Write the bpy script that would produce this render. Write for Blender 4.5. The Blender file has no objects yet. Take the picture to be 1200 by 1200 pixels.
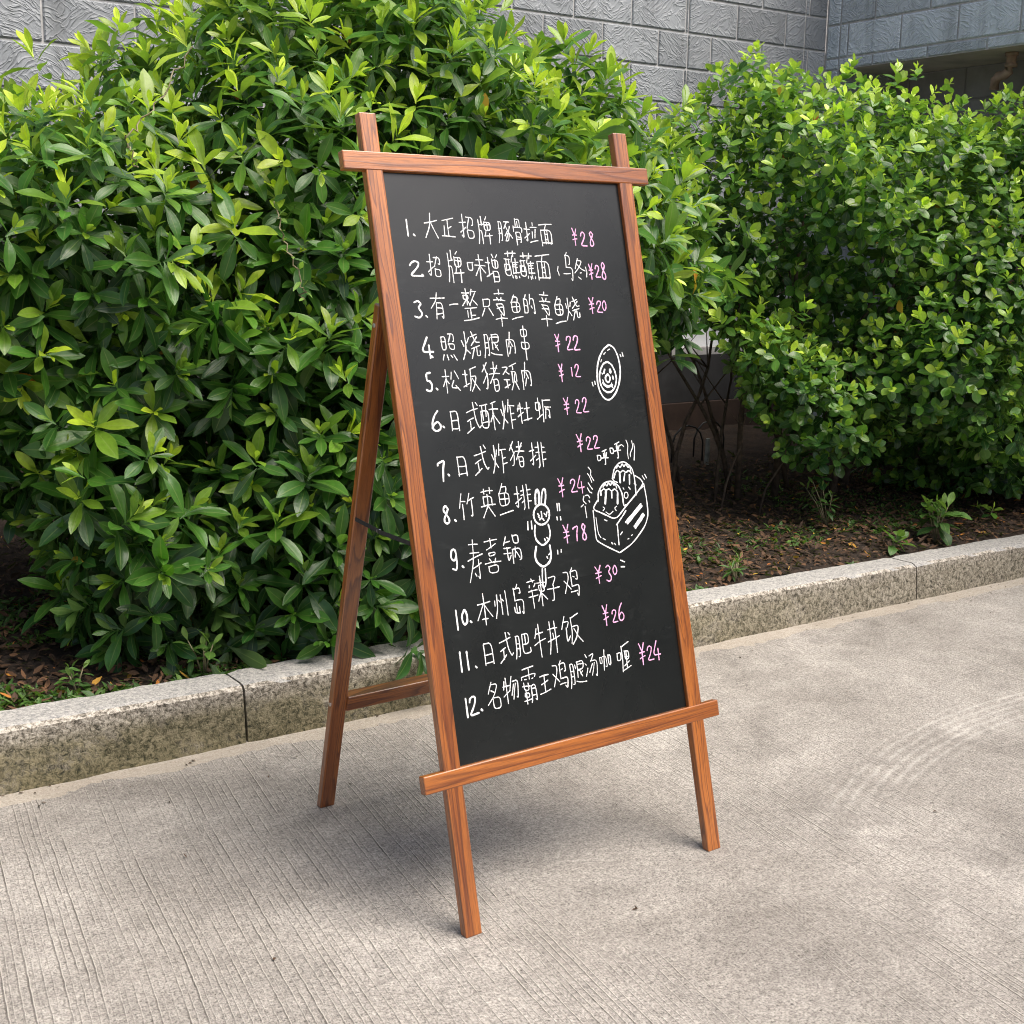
import bpy, bmesh, math, random
import numpy as np
from mathutils import Vector, Matrix, noise

# ------------------------------------------------------------------ camera, world, sun, exposure
S = bpy.context.scene
COL = S.collection
R = math.radians

CAM_H = 1.3865
PITCH, ROLL, FPX = 0.2016, 0.0136, 1510.65
cam_d = bpy.data.cameras.new('camera')
cam = bpy.data.objects.new('camera', cam_d)
COL.objects.link(cam)
cam_d.sensor_width = 36.0
cam_d.lens = FPX / 1200.0 * 36.0
cam_d.clip_start = 0.05
cam_d.clip_end = 3000.0
_rt, _up = Vector((1, 0, 0)), Vector((0, math.sin(PITCH), math.cos(PITCH)))
_fw = Vector((0, math.cos(PITCH), -math.sin(PITCH)))
_r2 = _rt * math.cos(ROLL) + _up * math.sin(ROLL)
_u2 = -_rt * math.sin(ROLL) + _up * math.cos(ROLL)
_m = Matrix((_r2, _u2, -_fw)).transposed().to_4x4()
_m.translation = (0, 0, CAM_H)
cam.matrix_world = _m
S.camera = cam

SUN_EL = R(60)
SUN_DIR_DEG = -22.0  # angle from +X (picture right), negative = towards the viewer
sv = Vector((math.cos(R(SUN_DIR_DEG)) * math.cos(SUN_EL), math.sin(R(SUN_DIR_DEG)) * math.cos(SUN_EL), math.sin(SUN_EL)))
sun_d = bpy.data.lights.new('sun', 'SUN')
sun_d.energy = 2.7
sun_d.angle = R(50)
sun_d.color = (1.0, 0.955, 0.89)
sun = bpy.data.objects.new('sun', sun_d)
COL.objects.link(sun)
sun.rotation_euler = sv.to_track_quat('Z', 'Y').to_euler()
sun.location = (3, -2, 8)

W = bpy.data.worlds.new('World')
S.world = W
W.use_nodes = True
nt = W.node_tree
nt.nodes.clear()
wo = nt.nodes.new('ShaderNodeOutputWorld')
bg = nt.nodes.new('ShaderNodeBackground')
sky = nt.nodes.new('ShaderNodeTexSky')
sky.sky_type = 'NISHITA'
sky.sun_disc = False
sky.sun_elevation = SUN_EL
sky.sun_rotation = R(90) - R(SUN_DIR_DEG)   # nishita: 0 = +Y, clockwise seen from above
sky.air_density = 0.8
sky.dust_density = 6.0
sky.ozone_density = 1.0
bg.inputs['Strength'].default_value = 0.14
nt.links.new(sky.outputs['Color'], bg.inputs['Color'])
nt.links.new(bg.outputs['Background'], wo.inputs['Surface'])

S.view_settings.view_transform = 'Standard'
S.view_settings.look = 'None'
S.view_settings.gamma = 1.0
S.view_settings.exposure = 0.60
S.cycles.use_denoising = True
S.cycles.filter_width = 1.05
S.cycles.max_bounces = 8
S.cycles.transparent_max_bounces = 8

rng = np.random.default_rng(7)
random.seed(7)

# ------------------------------------------------------------------ frames
KY = 0.5996                      # direction of the kerb in plan
KS = Vector((math.cos(KY), math.sin(KY), 0))
KN = Vector((-math.sin(KY), math.cos(KY), 0))
K0 = Vector((0, 3.9762, 0))
def kf(s, n, z=0.0):
    return K0 + KS * s + KN * n + Vector((0, 0, z))
KM = Matrix.Translation(K0) @ Matrix.Rotation(KY, 4, 'Z')    # kerb frame -> world

# ------------------------------------------------------------------ helpers
def tag(o, label=None, cat=None, group=None, kind=None):
    if label: o['label'] = label
    if cat: o['category'] = cat
    if group: o['group'] = group
    if kind: o['kind'] = kind
    return o

def empty(name, M):
    o = bpy.data.objects.new(name, None)
    COL.objects.link(o)
    o.empty_display_size = 0.1
    o.matrix_world = M
    return o

ROOTM = {}
def root(name, M, **k):
    o = empty(name, M)
    ROOTM[o] = M.copy()
    return tag(o, **k)

def put(name, me, mats, M, parent=None):
    """link mesh me whose coordinates live in frame M (world)"""
    o = bpy.data.objects.new(name, me)
    COL.objects.link(o)
    for m in (mats if isinstance(mats, (list, tuple)) else [mats]):
        me.materials.append(m)
    if parent is not None:
        o.parent = parent
        o.matrix_basis = ROOTM[parent].inverted() @ M
    else:
        o.matrix_world = M
    ROOTM[o] = M.copy()
    return o

def bm_mesh(bm, name, smooth=False):
    me = bpy.data.meshes.new(name)
    bmesh.ops.recalc_face_normals(bm, faces=bm.faces)
    bm.to_mesh(me)
    bm.free()
    if smooth:
        me.polygons.foreach_set('use_smooth', [True] * len(me.polygons))
    return me

def add_box(bm, x0, x1, y0, y1, z0, z1, bev=0.0, seg=2):
    vs = [bm.verts.new((x, y, z)) for x in (x0, x1) for y in (y0, y1) for z in (z0, z1)]
    idx = [(0, 1, 3, 2), (4, 6, 7, 5), (0, 4, 5, 1), (2, 3, 7, 6), (0, 2, 6, 4), (1, 5, 7, 3)]
    fs = [bm.faces.new([vs[i] for i in q]) for q in idx]
    if bev > 0:
        es = list({e for f in fs for e in f.edges})
        bmesh.ops.bevel(bm, geom=es, offset=bev, segments=seg, affect='EDGES', profile=0.5)

def add_tube(bm, pts, rad, n=7, cap=True):
    pts = [Vector(p) for p in pts]
    rings = []
    rad = rad if isinstance(rad, (list, tuple)) else [rad] * len(pts)
    ref = Vector((0.31, 0.17, 0.93))
    for i, p in enumerate(pts):
        a = pts[max(0, i - 1)]
        b = pts[min(len(pts) - 1, i + 1)]
        t = (b - a)
        t = t.normalized() if t.length > 1e-9 else Vector((0, 0, 1))
        u = t.cross(ref)
        if u.length < 1e-3: u = t.cross(Vector((1, 0, 0)))
        u.normalize()
        v = t.cross(u)
        rings.append([bm.verts.new(p + (u * math.cos(2 * math.pi * k / n) + v * math.sin(2 * math.pi * k / n)) * rad[i]) for k in range(n)])
    for i in range(len(rings) - 1):
        for k in range(n):
            bm.faces.new((rings[i][k], rings[i][(k + 1) % n], rings[i + 1][(k + 1) % n], rings[i + 1][k]))
    if cap:
        bm.faces.new(rings[0][::-1])
        bm.faces.new(rings[-1])

def raw_mesh(name, V, F4, attr=None, smooth=True):
    """fast mesh from numpy quads"""
    me = bpy.data.meshes.new(name)
    nv, nf = len(V), len(F4)
    me.vertices.add(nv)
    me.vertices.foreach_set('co', V.astype(np.float32).ravel())
    me.loops.add(nf * 4)
    me.loops.foreach_set('vertex_index', F4.astype(np.int32).ravel())
    me.polygons.add(nf)
    me.polygons.foreach_set('loop_start', np.arange(0, nf * 4, 4, dtype=np.int32))
    if attr is not None:
        a = me.attributes.new('leafdata', 'FLOAT_VECTOR', 'POINT')
        a.data.foreach_set('vector', attr.astype(np.float32).ravel())
    me.update(calc_edges=True)
    if smooth:
        me.polygons.foreach_set('use_smooth', np.ones(nf, dtype=bool))
    return me

# ------------------------------------------------------------------ materials
class NT:
    def __init__(s, name):
        s.m = bpy.data.materials.new(name)
        s.m.use_nodes = True
        s.t = s.m.node_tree
        s.t.nodes.clear()
        s.out = s.t.nodes.new('ShaderNodeOutputMaterial')
        s.b = s.t.nodes.new('ShaderNodeBsdfPrincipled')
        s.t.links.new(s.b.outputs[0], s.out.inputs['Surface'])
    def n(s, typ, **k):
        nd = s.t.nodes.new('ShaderNode' + typ)
        for a, v in k.items():
            setattr(nd, a, v)
        return nd
    def l(s, a, b):
        s.t.links.new(a, b)
    def set(s, **k):
        for a, v in k.items():
            s.b.inputs[a.replace('_', ' ')].default_value = v
    def pos(s, scale=(1, 1, 1), rot=(0, 0, 0), loc=(0, 0, 0)):
        tc = s.n('TexCoord')
        mp = s.n('Mapping')
        mp.inputs['Scale'].default_value = scale
        mp.inputs['Rotation'].default_value = rot
        mp.inputs['Location'].default_value = loc
        s.l(tc.outputs['Object'], mp.inputs['Vector'])
        return mp.outputs['Vector']
    def noise(s, vec, scale, detail=4, rough=0.55, dist=0.0):
        nd = s.n('TexNoise')
        nd.inputs['Scale'].default_value = scale
        nd.inputs['Detail'].default_value = detail
        nd.inputs['Roughness'].default_value = rough
        nd.inputs['Distortion'].default_value = dist
        if vec is not None: s.l(vec, nd.inputs['Vector'])
        return nd.outputs['Fac']
    def ramp(s, fac, stops):
        nd = s.n('ValToRGB')
        el = nd.color_ramp.elements
        while len(el) > 1: el.remove(el[-1])
        el[0].position, c = stops[0][0], stops[0][1]
        el[0].color = (*c, 1) if hasattr(c, '__len__') else (c, c, c, 1)
        for p, c in stops[1:]:
            e = el.new(p)
            e.color = (*c, 1) if hasattr(c, '__len__') else (c, c, c, 1)
        s.l(fac, nd.inputs['Fac'])
        return nd.outputs['Color']
    def mix(s, fac, a, b, mode='MIX'):
        nd = s.n('Mix', data_type='RGBA', blend_type=mode)
        for sock, v in ((nd.inputs[0], fac), (nd.inputs[6], a), (nd.inputs[7], b)):
            if isinstance(v, bpy.types.NodeSocket): s.l(v, sock)
            elif hasattr(v, '__len__'): sock.default_value = (*v, 1)
            else: sock.default_value = v
        return nd.outputs[2]
    def math(s, op, a, b=0.0, c=0.0, clamp=False):
        nd = s.n('Math', operation=op, use_clamp=clamp)
        for sock, v in zip(nd.inputs, (a, b, c)):
            if isinstance(v, bpy.types.NodeSocket): s.l(v, sock)
            else: sock.default_value = v
        return nd.outputs[0]
    def bump(s, h, strength, dist=0.01, prev=None):
        nd = s.n('Bump')
        nd.inputs['Strength'].default_value = strength
        nd.inputs['Distance'].default_value = dist
        s.l(h, nd.inputs['Height'])
        if prev is not None: s.l(prev, nd.inputs['Normal'])
        return nd.outputs['Normal']
    def xyz(s, vec):
        nd = s.n('SeparateXYZ')
        s.l(vec, nd.inputs[0])
        return nd.outputs

def simple(name, col, rough=0.6, metal=0.0, var=0.0, scale=20, bump=0.0):
    t = NT(name)
    v = t.pos()
    f = t.noise(v, scale, 5)
    lo = tuple(c * (1 - var) for c in col)
    hi = tuple(min(1, c * (1 + var)) for c in col)
    t.l(t.ramp(f, [(0.3, lo), (0.7, hi)]), t.b.inputs['Base Color'])
    t.set(Roughness=rough, Metallic=metal)
    if bump: t.l(t.bump(f, bump, 0.004), t.b.inputs['Normal'])
    return t.m

def mat_concrete():
    """brushed concrete slab; object coords = kerb frame"""
    t = NT('brushed_concrete')
    v = t.pos()
    big = t.noise(v, 1.3, 9, 0.68, 0.4)
    mid = t.noise(v, 9.0, 9, 0.75, 0.3)
    fine = t.noise(v, 70, 8, 0.75)
    grit = t.noise(v, 190, 4, 0.8)
    base = t.ramp(big, [(0.30, (0.255, 0.233, 0.206)), (0.5, (0.365, 0.338, 0.302)), (0.66, (0.465, 0.434, 0.392))])
    c = t.mix(0.75, base, t.ramp(mid, [(0.30, 0.66), (0.5, 0.90), (0.70, 1.08)]), 'MULTIPLY')
    # stains of dirt with their own outline
    st = t.noise(t.pos(loc=(3.3, 1.7, 0)), 1.5, 9, 0.7, 0.5)
    stm = t.ramp(st, [(0.54, 0.0), (0.70, 1.0)])
    c = t.mix(t.math('MULTIPLY', stm, 0.6), c, (0.15, 0.136, 0.122))
    c = t.mix(0.9, c, t.ramp(fine, [(0.34, 0.55), (0.5, 0.98), (0.66, 1.26)]), 'MULTIPLY')
    c = t.mix(0.8, c, t.ramp(grit, [(0.37, 0.22), (0.47, 0.93), (0.61, 1.42)]), 'MULTIPLY')
    # pale chips and dark specks
    vo = t.n('TexVoronoi'); vo.inputs['Scale'].default_value = 38
    t.l(v, vo.inputs['Vector'])
    spk = t.math('LESS_THAN', vo.outputs['Distance'], 0.10)
    sel = t.math('GREATER_THAN', t.xyz(vo.outputs['Color'])[0], 0.80)
    c = t.mix(t.math('MULTIPLY', t.math('MULTIPLY', spk, sel), 0.75), c, (0.07, 0.06, 0.05))
    # grooves: run nearly square to the kerb, a little skewed, drawn by hand
    g = t.pos(rot=(0, 0, R(8)))
    gx = t.xyz(g)
    wob = t.math('MULTIPLY', t.math('SUBTRACT', t.noise(t.pos(scale=(1, 0.8, 1)), 1.6, 2, 0.4), 0.5), 0.045)
    wob2 = t.math('MULTIPLY', t.math('SUBTRACT', t.noise(v, 30, 3, 0.6), 0.5), 0.0045)
    xx = t.math('ADD', t.math('ADD', gx[0], wob), wob2)
    ph = t.math('FRACT', t.math('MULTIPLY', xx, 1 / 0.0150))
    cell = t.math('FLOOR', t.math('MULTIPLY', xx, 1 / 0.0150))
    cr = t.n('TexWhiteNoise', noise_dimensions='1D')
    t.l(cell, cr.inputs['W'])
    jit = t.math('MULTIPLY', t.math('SUBTRACT', cr.outputs['Value'], 0.5), 0.34)
    tri = t.math('ABSOLUTE', t.math('SUBTRACT', t.math('SUBTRACT', ph, 0.42), jit))
    groove = t.ramp(tri, [(0.0, 1.0), (0.05, 0.85), (0.13, 0.0)])
    ridge = t.ramp(t.math('ABSOLUTE', t.math('SUBTRACT', t.math('SUBTRACT', ph, 0.58), jit)), [(0.0, 1.0), (0.12, 0.0)])
    gm = t.noise(t.pos(loc=(0.4, 5.2, 0), scale=(1, 0.7, 1)), 1.3, 6, 0.65, 0.5)
    gm2 = t.noise(t.pos(scale=(1, 1, 1), loc=(9, 2, 1)), 22, 5, 0.75)
    gmask = t.ramp(t.math('ADD', t.math('MULTIPLY', gm, 0.72), t.math('MULTIPLY', gm2, 0.28)), [(0.385, 0.0), (0.53, 1.0)])
    lv = t.n('CombineXYZ')
    t.l(t.math('MULTIPLY', cell, 3.71), lv.inputs[0]); t.l(t.math('MULTIPLY', gx[1], 1.0), lv.inputs[1])
    brk = t.ramp(t.noise(lv.outputs[0], 3.6, 5, 0.7), [(0.40, 0.0), (0.60, 1.0)])
    perline = t.math('MULTIPLY', t.math('MULTIPLY', t.math('ADD', t.math('MULTIPLY', cr.outputs['Value'], 0.8), 0.3), gmask), t.math('ADD', t.math('MULTIPLY', brk, 0.8), 0.25))
    kx = t.xyz(v)
    nearkerb = t.ramp(t.math('ADD', kx[1], t.math('MULTIPLY', t.math('SUBTRACT', t.noise(v, 7, 4, 0.6), 0.5), 0.10)), [(0.0, 0.0), (0.5, 1.0)])
    fade = t.math('LESS_THAN', t.math('ADD', kx[1], t.math('MULTIPLY', t.math('SUBTRACT', t.noise(v, 6, 5, 0.6), 0.5), 0.16)), -0.085)
    perline = t.math('MULTIPLY', perline, fade)
    gi = t.math('MULTIPLY', groove, perline)
    ri = t.math('MULTIPLY', ridge, perline)
    c = t.mix(t.math('MULTIPLY', gi, 0.68), c, (0.085, 0.072, 0.058))
    c = t.mix(t.math('MULTIPLY', ri, 0.8), c, (0.62, 0.575, 0.51))
    # sandy mortar strip along the foot of the kerb
    strip = t.math('SUBTRACT', 1.0, fade)
    c = t.mix(t.math('MULTIPLY', strip, 0.45), c, (0.47, 0.405, 0.315))
    # pale scuffed arcs left by turning tyres
    dx = t.math('SUBTRACT', kx[0], 1.21); dy = t.math('ADD', kx[1], 2.99)
    rr = t.math('SQRT', t.math('ADD', t.math('MULTIPLY', dx, dx), t.math('MULTIPLY', dy, dy)))
    rr = t.math('ADD', rr, t.math('MULTIPLY', t.math('SUBTRACT', t.noise(v, 12, 4, 0.6), 0.5), 0.03))
    rl = t.math('ABSOLUTE', t.math('SUBTRACT', t.math('FRACT', t.math('MULTIPLY', rr, 1 / 0.034)), 0.5))
    band = t.ramp(t.math('ABSOLUTE', t.math('SUBTRACT', rr, 1.99)), [(0.0, 1.0), (0.07, 0.8), (0.12, 0.0)])
    arc = t.math('MULTIPLY', t.math('MULTIPLY', band, t.ramp(rl, [(0.0, 1.0), (0.22, 0.25), (0.4, 0.0)])), t.ramp(t.math('ADD', kx[1], 2.0), [(0.72, 0.0), (0.86, 1.0)]))
    arc = t.math('MULTIPLY', arc, t.math('GREATER_THAN', kx[0], 0.15))
    c = t.mix(t.math('MULTIPLY', t.math('MULTIPLY', arc, 0.62), t.ramp(mid, [(0.4, 0.2), (0.6, 1.0)])), c, (0.60, 0.57, 0.52))
    t.l(c, t.b.inputs['Base Color'])
    t.set(Roughness=0.88)
    t.b.inputs['Specular IOR Level'].default_value = 0.25
    h = t.math('ADD', t.math('MULTIPLY', gi, -0.8), t.math('MULTIPLY', ri, 0.35))
    n1 = t.bump(h, 0.9, 0.0035)
    n2 = t.bump(t.math('ADD', fine, t.math('MULTIPLY', grit, 0.8)), 0.9, 0.004, n1)
    t.l(n2, t.b.inputs['Normal'])
    return t.m

def mat_granite():
    t = NT('kerb_granite')
    v = t.pos()
    oi = t.n('ObjectInfo')
    vv = t.n('VectorMath', operation='ADD'); t.l(v, vv.inputs[0])
    cmb = t.n('CombineXYZ'); t.l(t.math('MULTIPLY', oi.outputs['Random'], 31.0), cmb.inputs[0]); t.l(cmb.outputs[0], vv.inputs[1])
    v = vv.outputs[0]
    geo = t.n('NewGeometry')
    k = t.xyz(t.pos())
    f1 = t.noise(v, 75, 5, 0.75, 0.6)
    f2 = t.noise(v, 210, 4, 0.7)
    f3 = t.noise(v, 7, 8, 0.7, 0.3)
    c = t.ramp(f1, [(0.36, (0.055, 0.048, 0.038)), (0.47, (0.28, 0.25, 0.205)), (0.58, (0.56, 0.515, 0.445))])
    c = t.mix(0.7, c, t.ramp(f2, [(0.33, 0.4), (0.5, 1.0), (0.66, 1.3)]), 'MULTIPLY')
    # face below the arris: lichen and grime, strongest low and mid face
    face = t.math('LESS_THAN', t.xyz(geo.outputs['Normal'])[2], 0.5)
    lich = t.ramp(t.math('ADD', t.math('MULTIPLY', f3, 0.7), t.math('MULTIPLY', f1, 0.3)), [(0.33, 0.0), (0.49, 1.0)])
    low = t.ramp(k[2], [(0.0, 1.0), (0.10, 0.9), (0.145, 0.15), (0.165, 0.0)])
    wx = t.n('NewGeometry'); mossy = t.ramp(t.math('ADD', t.math('MULTIPLY', t.xyz(wx.outputs['Position'])[0], 0.25), 0.5), [(0.2, 1.0), (0.62, 0.9), (0.85, 0.45)])
    gr = t.math('MULTIPLY', t.math('MULTIPLY', t.math('MULTIPLY', lich, face), low), mossy)
    c = t.mix(t.math('MULTIPLY', gr, 0.92), c, t.ramp(f1, [(0.35, (0.03, 0.034, 0.014)), (0.6, (0.24, 0.205, 0.105))]))
    # smooth sawn top is greyer
    top = t.math('GREATER_THAN', t.xyz(geo.outputs['Normal'])[2], 0.8)
    c = t.mix(t.math('MULTIPLY', top, 0.55), c, t.ramp(f2, [(0.3, (0.22, 0.23, 0.235)), (0.7, (0.52, 0.525, 0.525))]))
    t.l(c, t.b.inputs['Base Color'])
    t.set(Roughness=0.85)
    t.b.inputs['Specular IOR Level'].default_value = 0.3
    h = t.math('MULTIPLY', t.math('ADD', f1, t.math('MULTIPLY', f2, 0.5)), t.math('ADD', t.math('MULTIPLY', face, 0.8), 0.2))
    t.l(t.bump(h, 1.0, 0.008), t.b.inputs['Normal'])
    return t.m

def mat_soil():
    t = NT('leafy_soil')
    v = t.pos()
    f = t.noise(v, 14, 8, 0.7, 0.5)
    g = t.noise(v, 90, 5, 0.7)
    c = t.ramp(f, [(0.3, (0.017, 0.011, 0.007)), (0.55, (0.048, 0.030, 0.018)), (0.75, (0.085, 0.052, 0.034))])
    c = t.mix(0.7, c, t.ramp(g, [(0.3, 0.4), (0.7, 1.5)]), 'MULTIPLY')
    t.l(c, t.b.inputs['Base Color'])
    t.set(Roughness=0.95)
    t.l(t.bump(t.math('ADD', f, g), 1.0, 0.02), t.b.inputs['Normal'])
    return t.m

def mat_wood():
    t = NT('stained_wood')
    oi = t.n('ObjectInfo')
    v0 = t.pos()
    cmb = t.n('CombineXYZ')
    t.l(t.math('MULTIPLY', oi.outputs['Random'], 3.0), cmb.inputs[0])
    t.l(t.math('MULTIPLY', oi.outputs['Random'], 17.0), cmb.inputs[2])
    va = t.n('VectorMath', operation='ADD'); t.l(v0, va.inputs[0]); t.l(cmb.outputs[0], va.inputs[1])
    mp = t.n('Mapping'); mp.inputs['Scale'].default_value = (1, 1, 0.055); t.l(va.outputs[0], mp.inputs['Vector'])
    v = mp.outputs['Vector']
    warp = t.noise(v, 16, 3, 0.5, 0.6)
    ring = t.math('FRACT', t.math('MULTIPLY', warp, 15.0))
    ringc = t.ramp(ring, [(0.0, 0.0), (0.55, 0.25), (0.86, 1.0), (1.0, 0.0)])
    fib = t.noise(v, 420, 4, 0.7)
    tone = t.noise(v, 22, 4, 0.6)
    c = t.ramp(tone, [(0.3, (0.20, 0.053, 0.009)), (0.7, (0.46, 0.152, 0.027))])
    c = t.mix(t.math('MULTIPLY', ringc, 0.80), c, (0.085, 0.018, 0.005))
    c = t.mix(0.55, c, t.ramp(fib, [(0.32, 0.42), (0.5, 0.95), (0.68, 1.3)]), 'MULTIPLY')
    t.l(c, t.b.inputs['Base Color'])
    t.l(t.ramp(fib, [(0.3, 0.42), (0.7, 0.30)]), t.b.inputs['Roughness'])
    t.b.inputs['Coat Weight'].default_value = 0.9
    t.b.inputs['Coat Roughness'].default_value = 0.24
    t.l(t.bump(t.math('ADD', fib, t.math('MULTIPLY', ringc, 0.6)), 0.25, 0.0015), t.b.inputs['Normal'])
    return t.m

def mat_board():
    t = NT('chalkboard_coating')
    v = t.pos()
    f = t.noise(v, 3.5, 5, 0.6, 0.6)
    g = t.noise(t.pos(scale=(1, 3, 1)), 30, 4, 0.6)
    c = t.ramp(f, [(0.3, (0.005, 0.0063, 0.006)), (0.7, (0.008, 0.0098, 0.0094))])
    sm = t.ramp(t.math('MULTIPLY', t.noise(t.pos(loc=(2, 5, 0)), 6, 5, 0.7, 1.2), g), [(0.30, 0.0), (0.45, 1.0)])
    c = t.mix(t.math('MULTIPLY', sm, 0.12), c, (0.08, 0.085, 0.085))
    t.l(c, t.b.inputs['Base Color'])
    t.l(t.ramp(f, [(0.3, 0.25), (0.7, 0.31)]), t.b.inputs['Roughness'])
    t.b.inputs['Specular IOR Level'].default_value = 0.62
    t.l(t.bump(t.noise(v, 900, 2, 0.5), 0.06, 0.001), t.b.inputs['Normal'])
    return t.m

def mat_leaf(name, young, mature, old, rough=0.38, trans=0.25, rib=(0.25, 0.32, 0.10)):
    """leafdata: x = age (0 young .. 1 old), y = random, z = signed distance from the midrib"""
    t = NT(name)
    at = t.n('Attribute', attribute_name='leafdata')
    a = t.xyz(at.outputs['Vector'])
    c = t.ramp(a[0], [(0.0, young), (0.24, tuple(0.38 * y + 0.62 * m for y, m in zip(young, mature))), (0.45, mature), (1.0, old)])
    c = t.mix(0.8, c, t.ramp(a[1], [(0.0, 0.62), (0.5, 1.0), (1.0, 1.35)]), 'MULTIPLY')
    mott = t.noise(t.pos(), 70, 4, 0.6)
    c = t.mix(0.5, c, t.ramp(mott, [(0.3, 0.72), (0.7, 1.22)]), 'MULTIPLY')
    az = t.math('ABSOLUTE', a[2])
    c = t.mix(t.math('MULTIPLY', t.ramp(az, [(0.0, 1.0), (0.10, 0.0)]), 0.45), c, rib)
    c = t.mix(t.math('MULTIPLY', t.ramp(az, [(0.90, 0.0), (1.0, 1.0)]), 0.25), c, rib)
    dead = t.math('GREATER_THAN', a[0], 1.5)
    c = t.mix(dead, c, t.ramp(a[1], [(0.0, (0.30, 0.09, 0.02)), (0.6, (0.52, 0.22, 0.03)), (1.0, (0.50, 0.33, 0.05))]))
    geo = t.n('NewGeometry')
    c2 = t.mix(t.math('MULTIPLY', geo.outputs['Backfacing'], 0.40), c, (0.16, 0.23, 0.085))
    t.l(c2, t.b.inputs['Base Color'])
    t.set(Roughness=rough)
    t.b.inputs['Specular IOR Level'].default_value = 0.5
    tr = t.n('BsdfTranslucent')
    t.l(t.mix(1.0, c2, (1.7, 2.0, 0.75), 'MULTIPLY'), tr.inputs['Color'])
    ms = t.n('MixShader')
    ms.inputs[0].default_value = trans
    t.l(t.b.outputs[0], ms.inputs[1]); t.l(tr.outputs[0], ms.inputs[2])
    t.l(ms.outputs[0], t.out.inputs['Surface'])
    vein = t.math('SINE', t.math('ADD', t.math('MULTIPLY', az, 9.0), t.math('MULTIPLY', a[1], 40.0)))
    t.l(t.bump(t.math('ADD', mott, t.math('MULTIPLY', vein, 0.15)), 0.22, 0.004), t.b.inputs['Normal'])
    return t.m

def mat_stone_tile(name, lo, hi):
    """moulded faux-stone cladding tile; object coords are in metres, x along wall, z up"""
    t = NT(name)
    v = t.pos()
    k = t.xyz(v)
    oi = t.n('ObjectInfo')
    f = t.noise(v, 3.0, 5, 0.6, 0.3)
    c = t.ramp(f, [(0.3, lo), (0.7, hi)])
    fine = t.noise(v, 180, 4, 0.6)
    c = t.mix(0.5, c, t.ramp(fine, [(0.3, 0.72), (0.7, 1.22)]), 'MULTIPLY')
    ta = t.n('Attribute', attribute_name='tiletone')
    c = t.mix(1.0, c, t.ramp(ta.outputs['Fac'], [(0.0, 0.80), (1.0, 1.16)]), 'MULTIPLY')
    stk = t.noise(t.pos(scale=(1, 1, 0.07)), 9, 5, 0.65)
    c = t.mix(t.ramp(stk, [(0.52, 0.0), (0.72, 0.45)]), c, (0.09, 0.092, 0.09))
    # moulded chisel strokes: thin ridges raked two ways
    d1 = t.n('VectorMath', operation='ADD')
    nz = t.n('TexNoise'); nz.inputs['Scale'].default_value = 7; nz.inputs['Detail'].default_value = 2
    t.l(v, nz.inputs['Vector'])
    sc = t.n('VectorMath', operation='SCALE'); sc.inputs['Scale'].default_value = 0.10
    t.l(nz.outputs['Color'], sc.inputs[0])
    t.l(v, d1.inputs[0]); t.l(sc.outputs[0], d1.inputs[1])
    lay = []
    for ang, sx, sz in ((R(38), 9, 46), (R(-34), 10, 40)):
        mp = t.n('Mapping'); mp.inputs['Rotation'].default_value = (0, ang, 0)
        t.l(d1.outputs[0], mp.inputs['Vector'])
        m2 = t.n('Mapping'); m2.inputs['Scale'].default_value = (sx, 1, sz)
        t.l(mp.outputs['Vector'], m2.inputs['Vector'])
        q = t.noise(m2.outputs['Vector'], 1.0, 2, 0.45)
        rid = t.ramp(t.math('ABSOLUTE', t.math('SUBTRACT', q, 0.5)), [(0.0, 1.0), (0.035, 0.25), (0.10, 0.0)])
        lay.append(t.math('ADD', t.math('MULTIPLY', rid, 0.8), t.math('MULTIPLY', q, 0.8)))
    sel = t.ramp(t.noise(t.pos(loc=(4, 2, 7)), 5.5, 2, 0.5), [(0.47, 0.0), (0.53, 1.0)])
    h = t.mix(sel, lay[0], lay[1])
    n1 = t.bump(h, 0.6, 0.009)
    n2 = t.bump(fine, 0.2, 0.002, n1)
    t.l(n2, t.b.inputs['Normal'])
    t.l(c, t.b.inputs['Base Color'])
    t.set(Roughness=0.62)
    return t.m

M_CONC = mat_concrete()
M_GRAN = mat_granite()
M_SOIL = mat_soil()
M_WOOD = mat_wood()
M_BOARD = mat_board()
M_TILE = mat_stone_tile('grey_stone_tile', (0.225, 0.243, 0.26), (0.32, 0.338, 0.352))
M_TILE2 = mat_stone_tile('blue_grey_stone_tile', (0.42, 0.475, 0.505), (0.55, 0.60, 0.63))
M_GROUT = simple('tile_grout', (0.52, 0.51, 0.50), 0.9, var=0.25, scale=14)
M_SOFFIT = simple('painted_soffit', (0.66, 0.59, 0.50), 0.85, var=0.2, scale=5)
M_INNER = simple('dull_inner_wall', (0.26, 0.25, 0.245), 0.9, var=0.2, scale=6)
M_WHITE = simple('whitewashed_panel', (0.80, 0.83, 0.88), 0.8, var=0.2, scale=6)
M_LATT = simple('brown_lattice', (0.20, 0.14, 0.09), 0.8, var=0.3, scale=12)
M_DARK_BAND = simple('near_black_wall_band', (0.035, 0.035, 0.037), 0.9, var=0.35, scale=7)
M_PLINTH = simple('red_brown_plinth', (0.05, 0.031, 0.023), 0.9, var=0.35, scale=9, bump=0.4)
M_PIPE = simple('grimy_drain_pipe', (0.30, 0.21, 0.15), 0.6, var=0.35, scale=18)
M_BARK = simple('grey_brown_bark', (0.075, 0.055, 0.04), 0.9, var=0.5, scale=40, bump=0.5)
M_TWIG = simple('pale_twig', (0.22, 0.19, 0.11), 0.8, var=0.4, scale=40)
M_STRAP = simple('dark_webbing_strap', (0.022, 0.022, 0.02), 0.75, var=0.4, scale=150)
M_SCREW = simple('bright_screw', (0.75, 0.73, 0.70), 0.3, metal=0.9, var=0.1)
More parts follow.
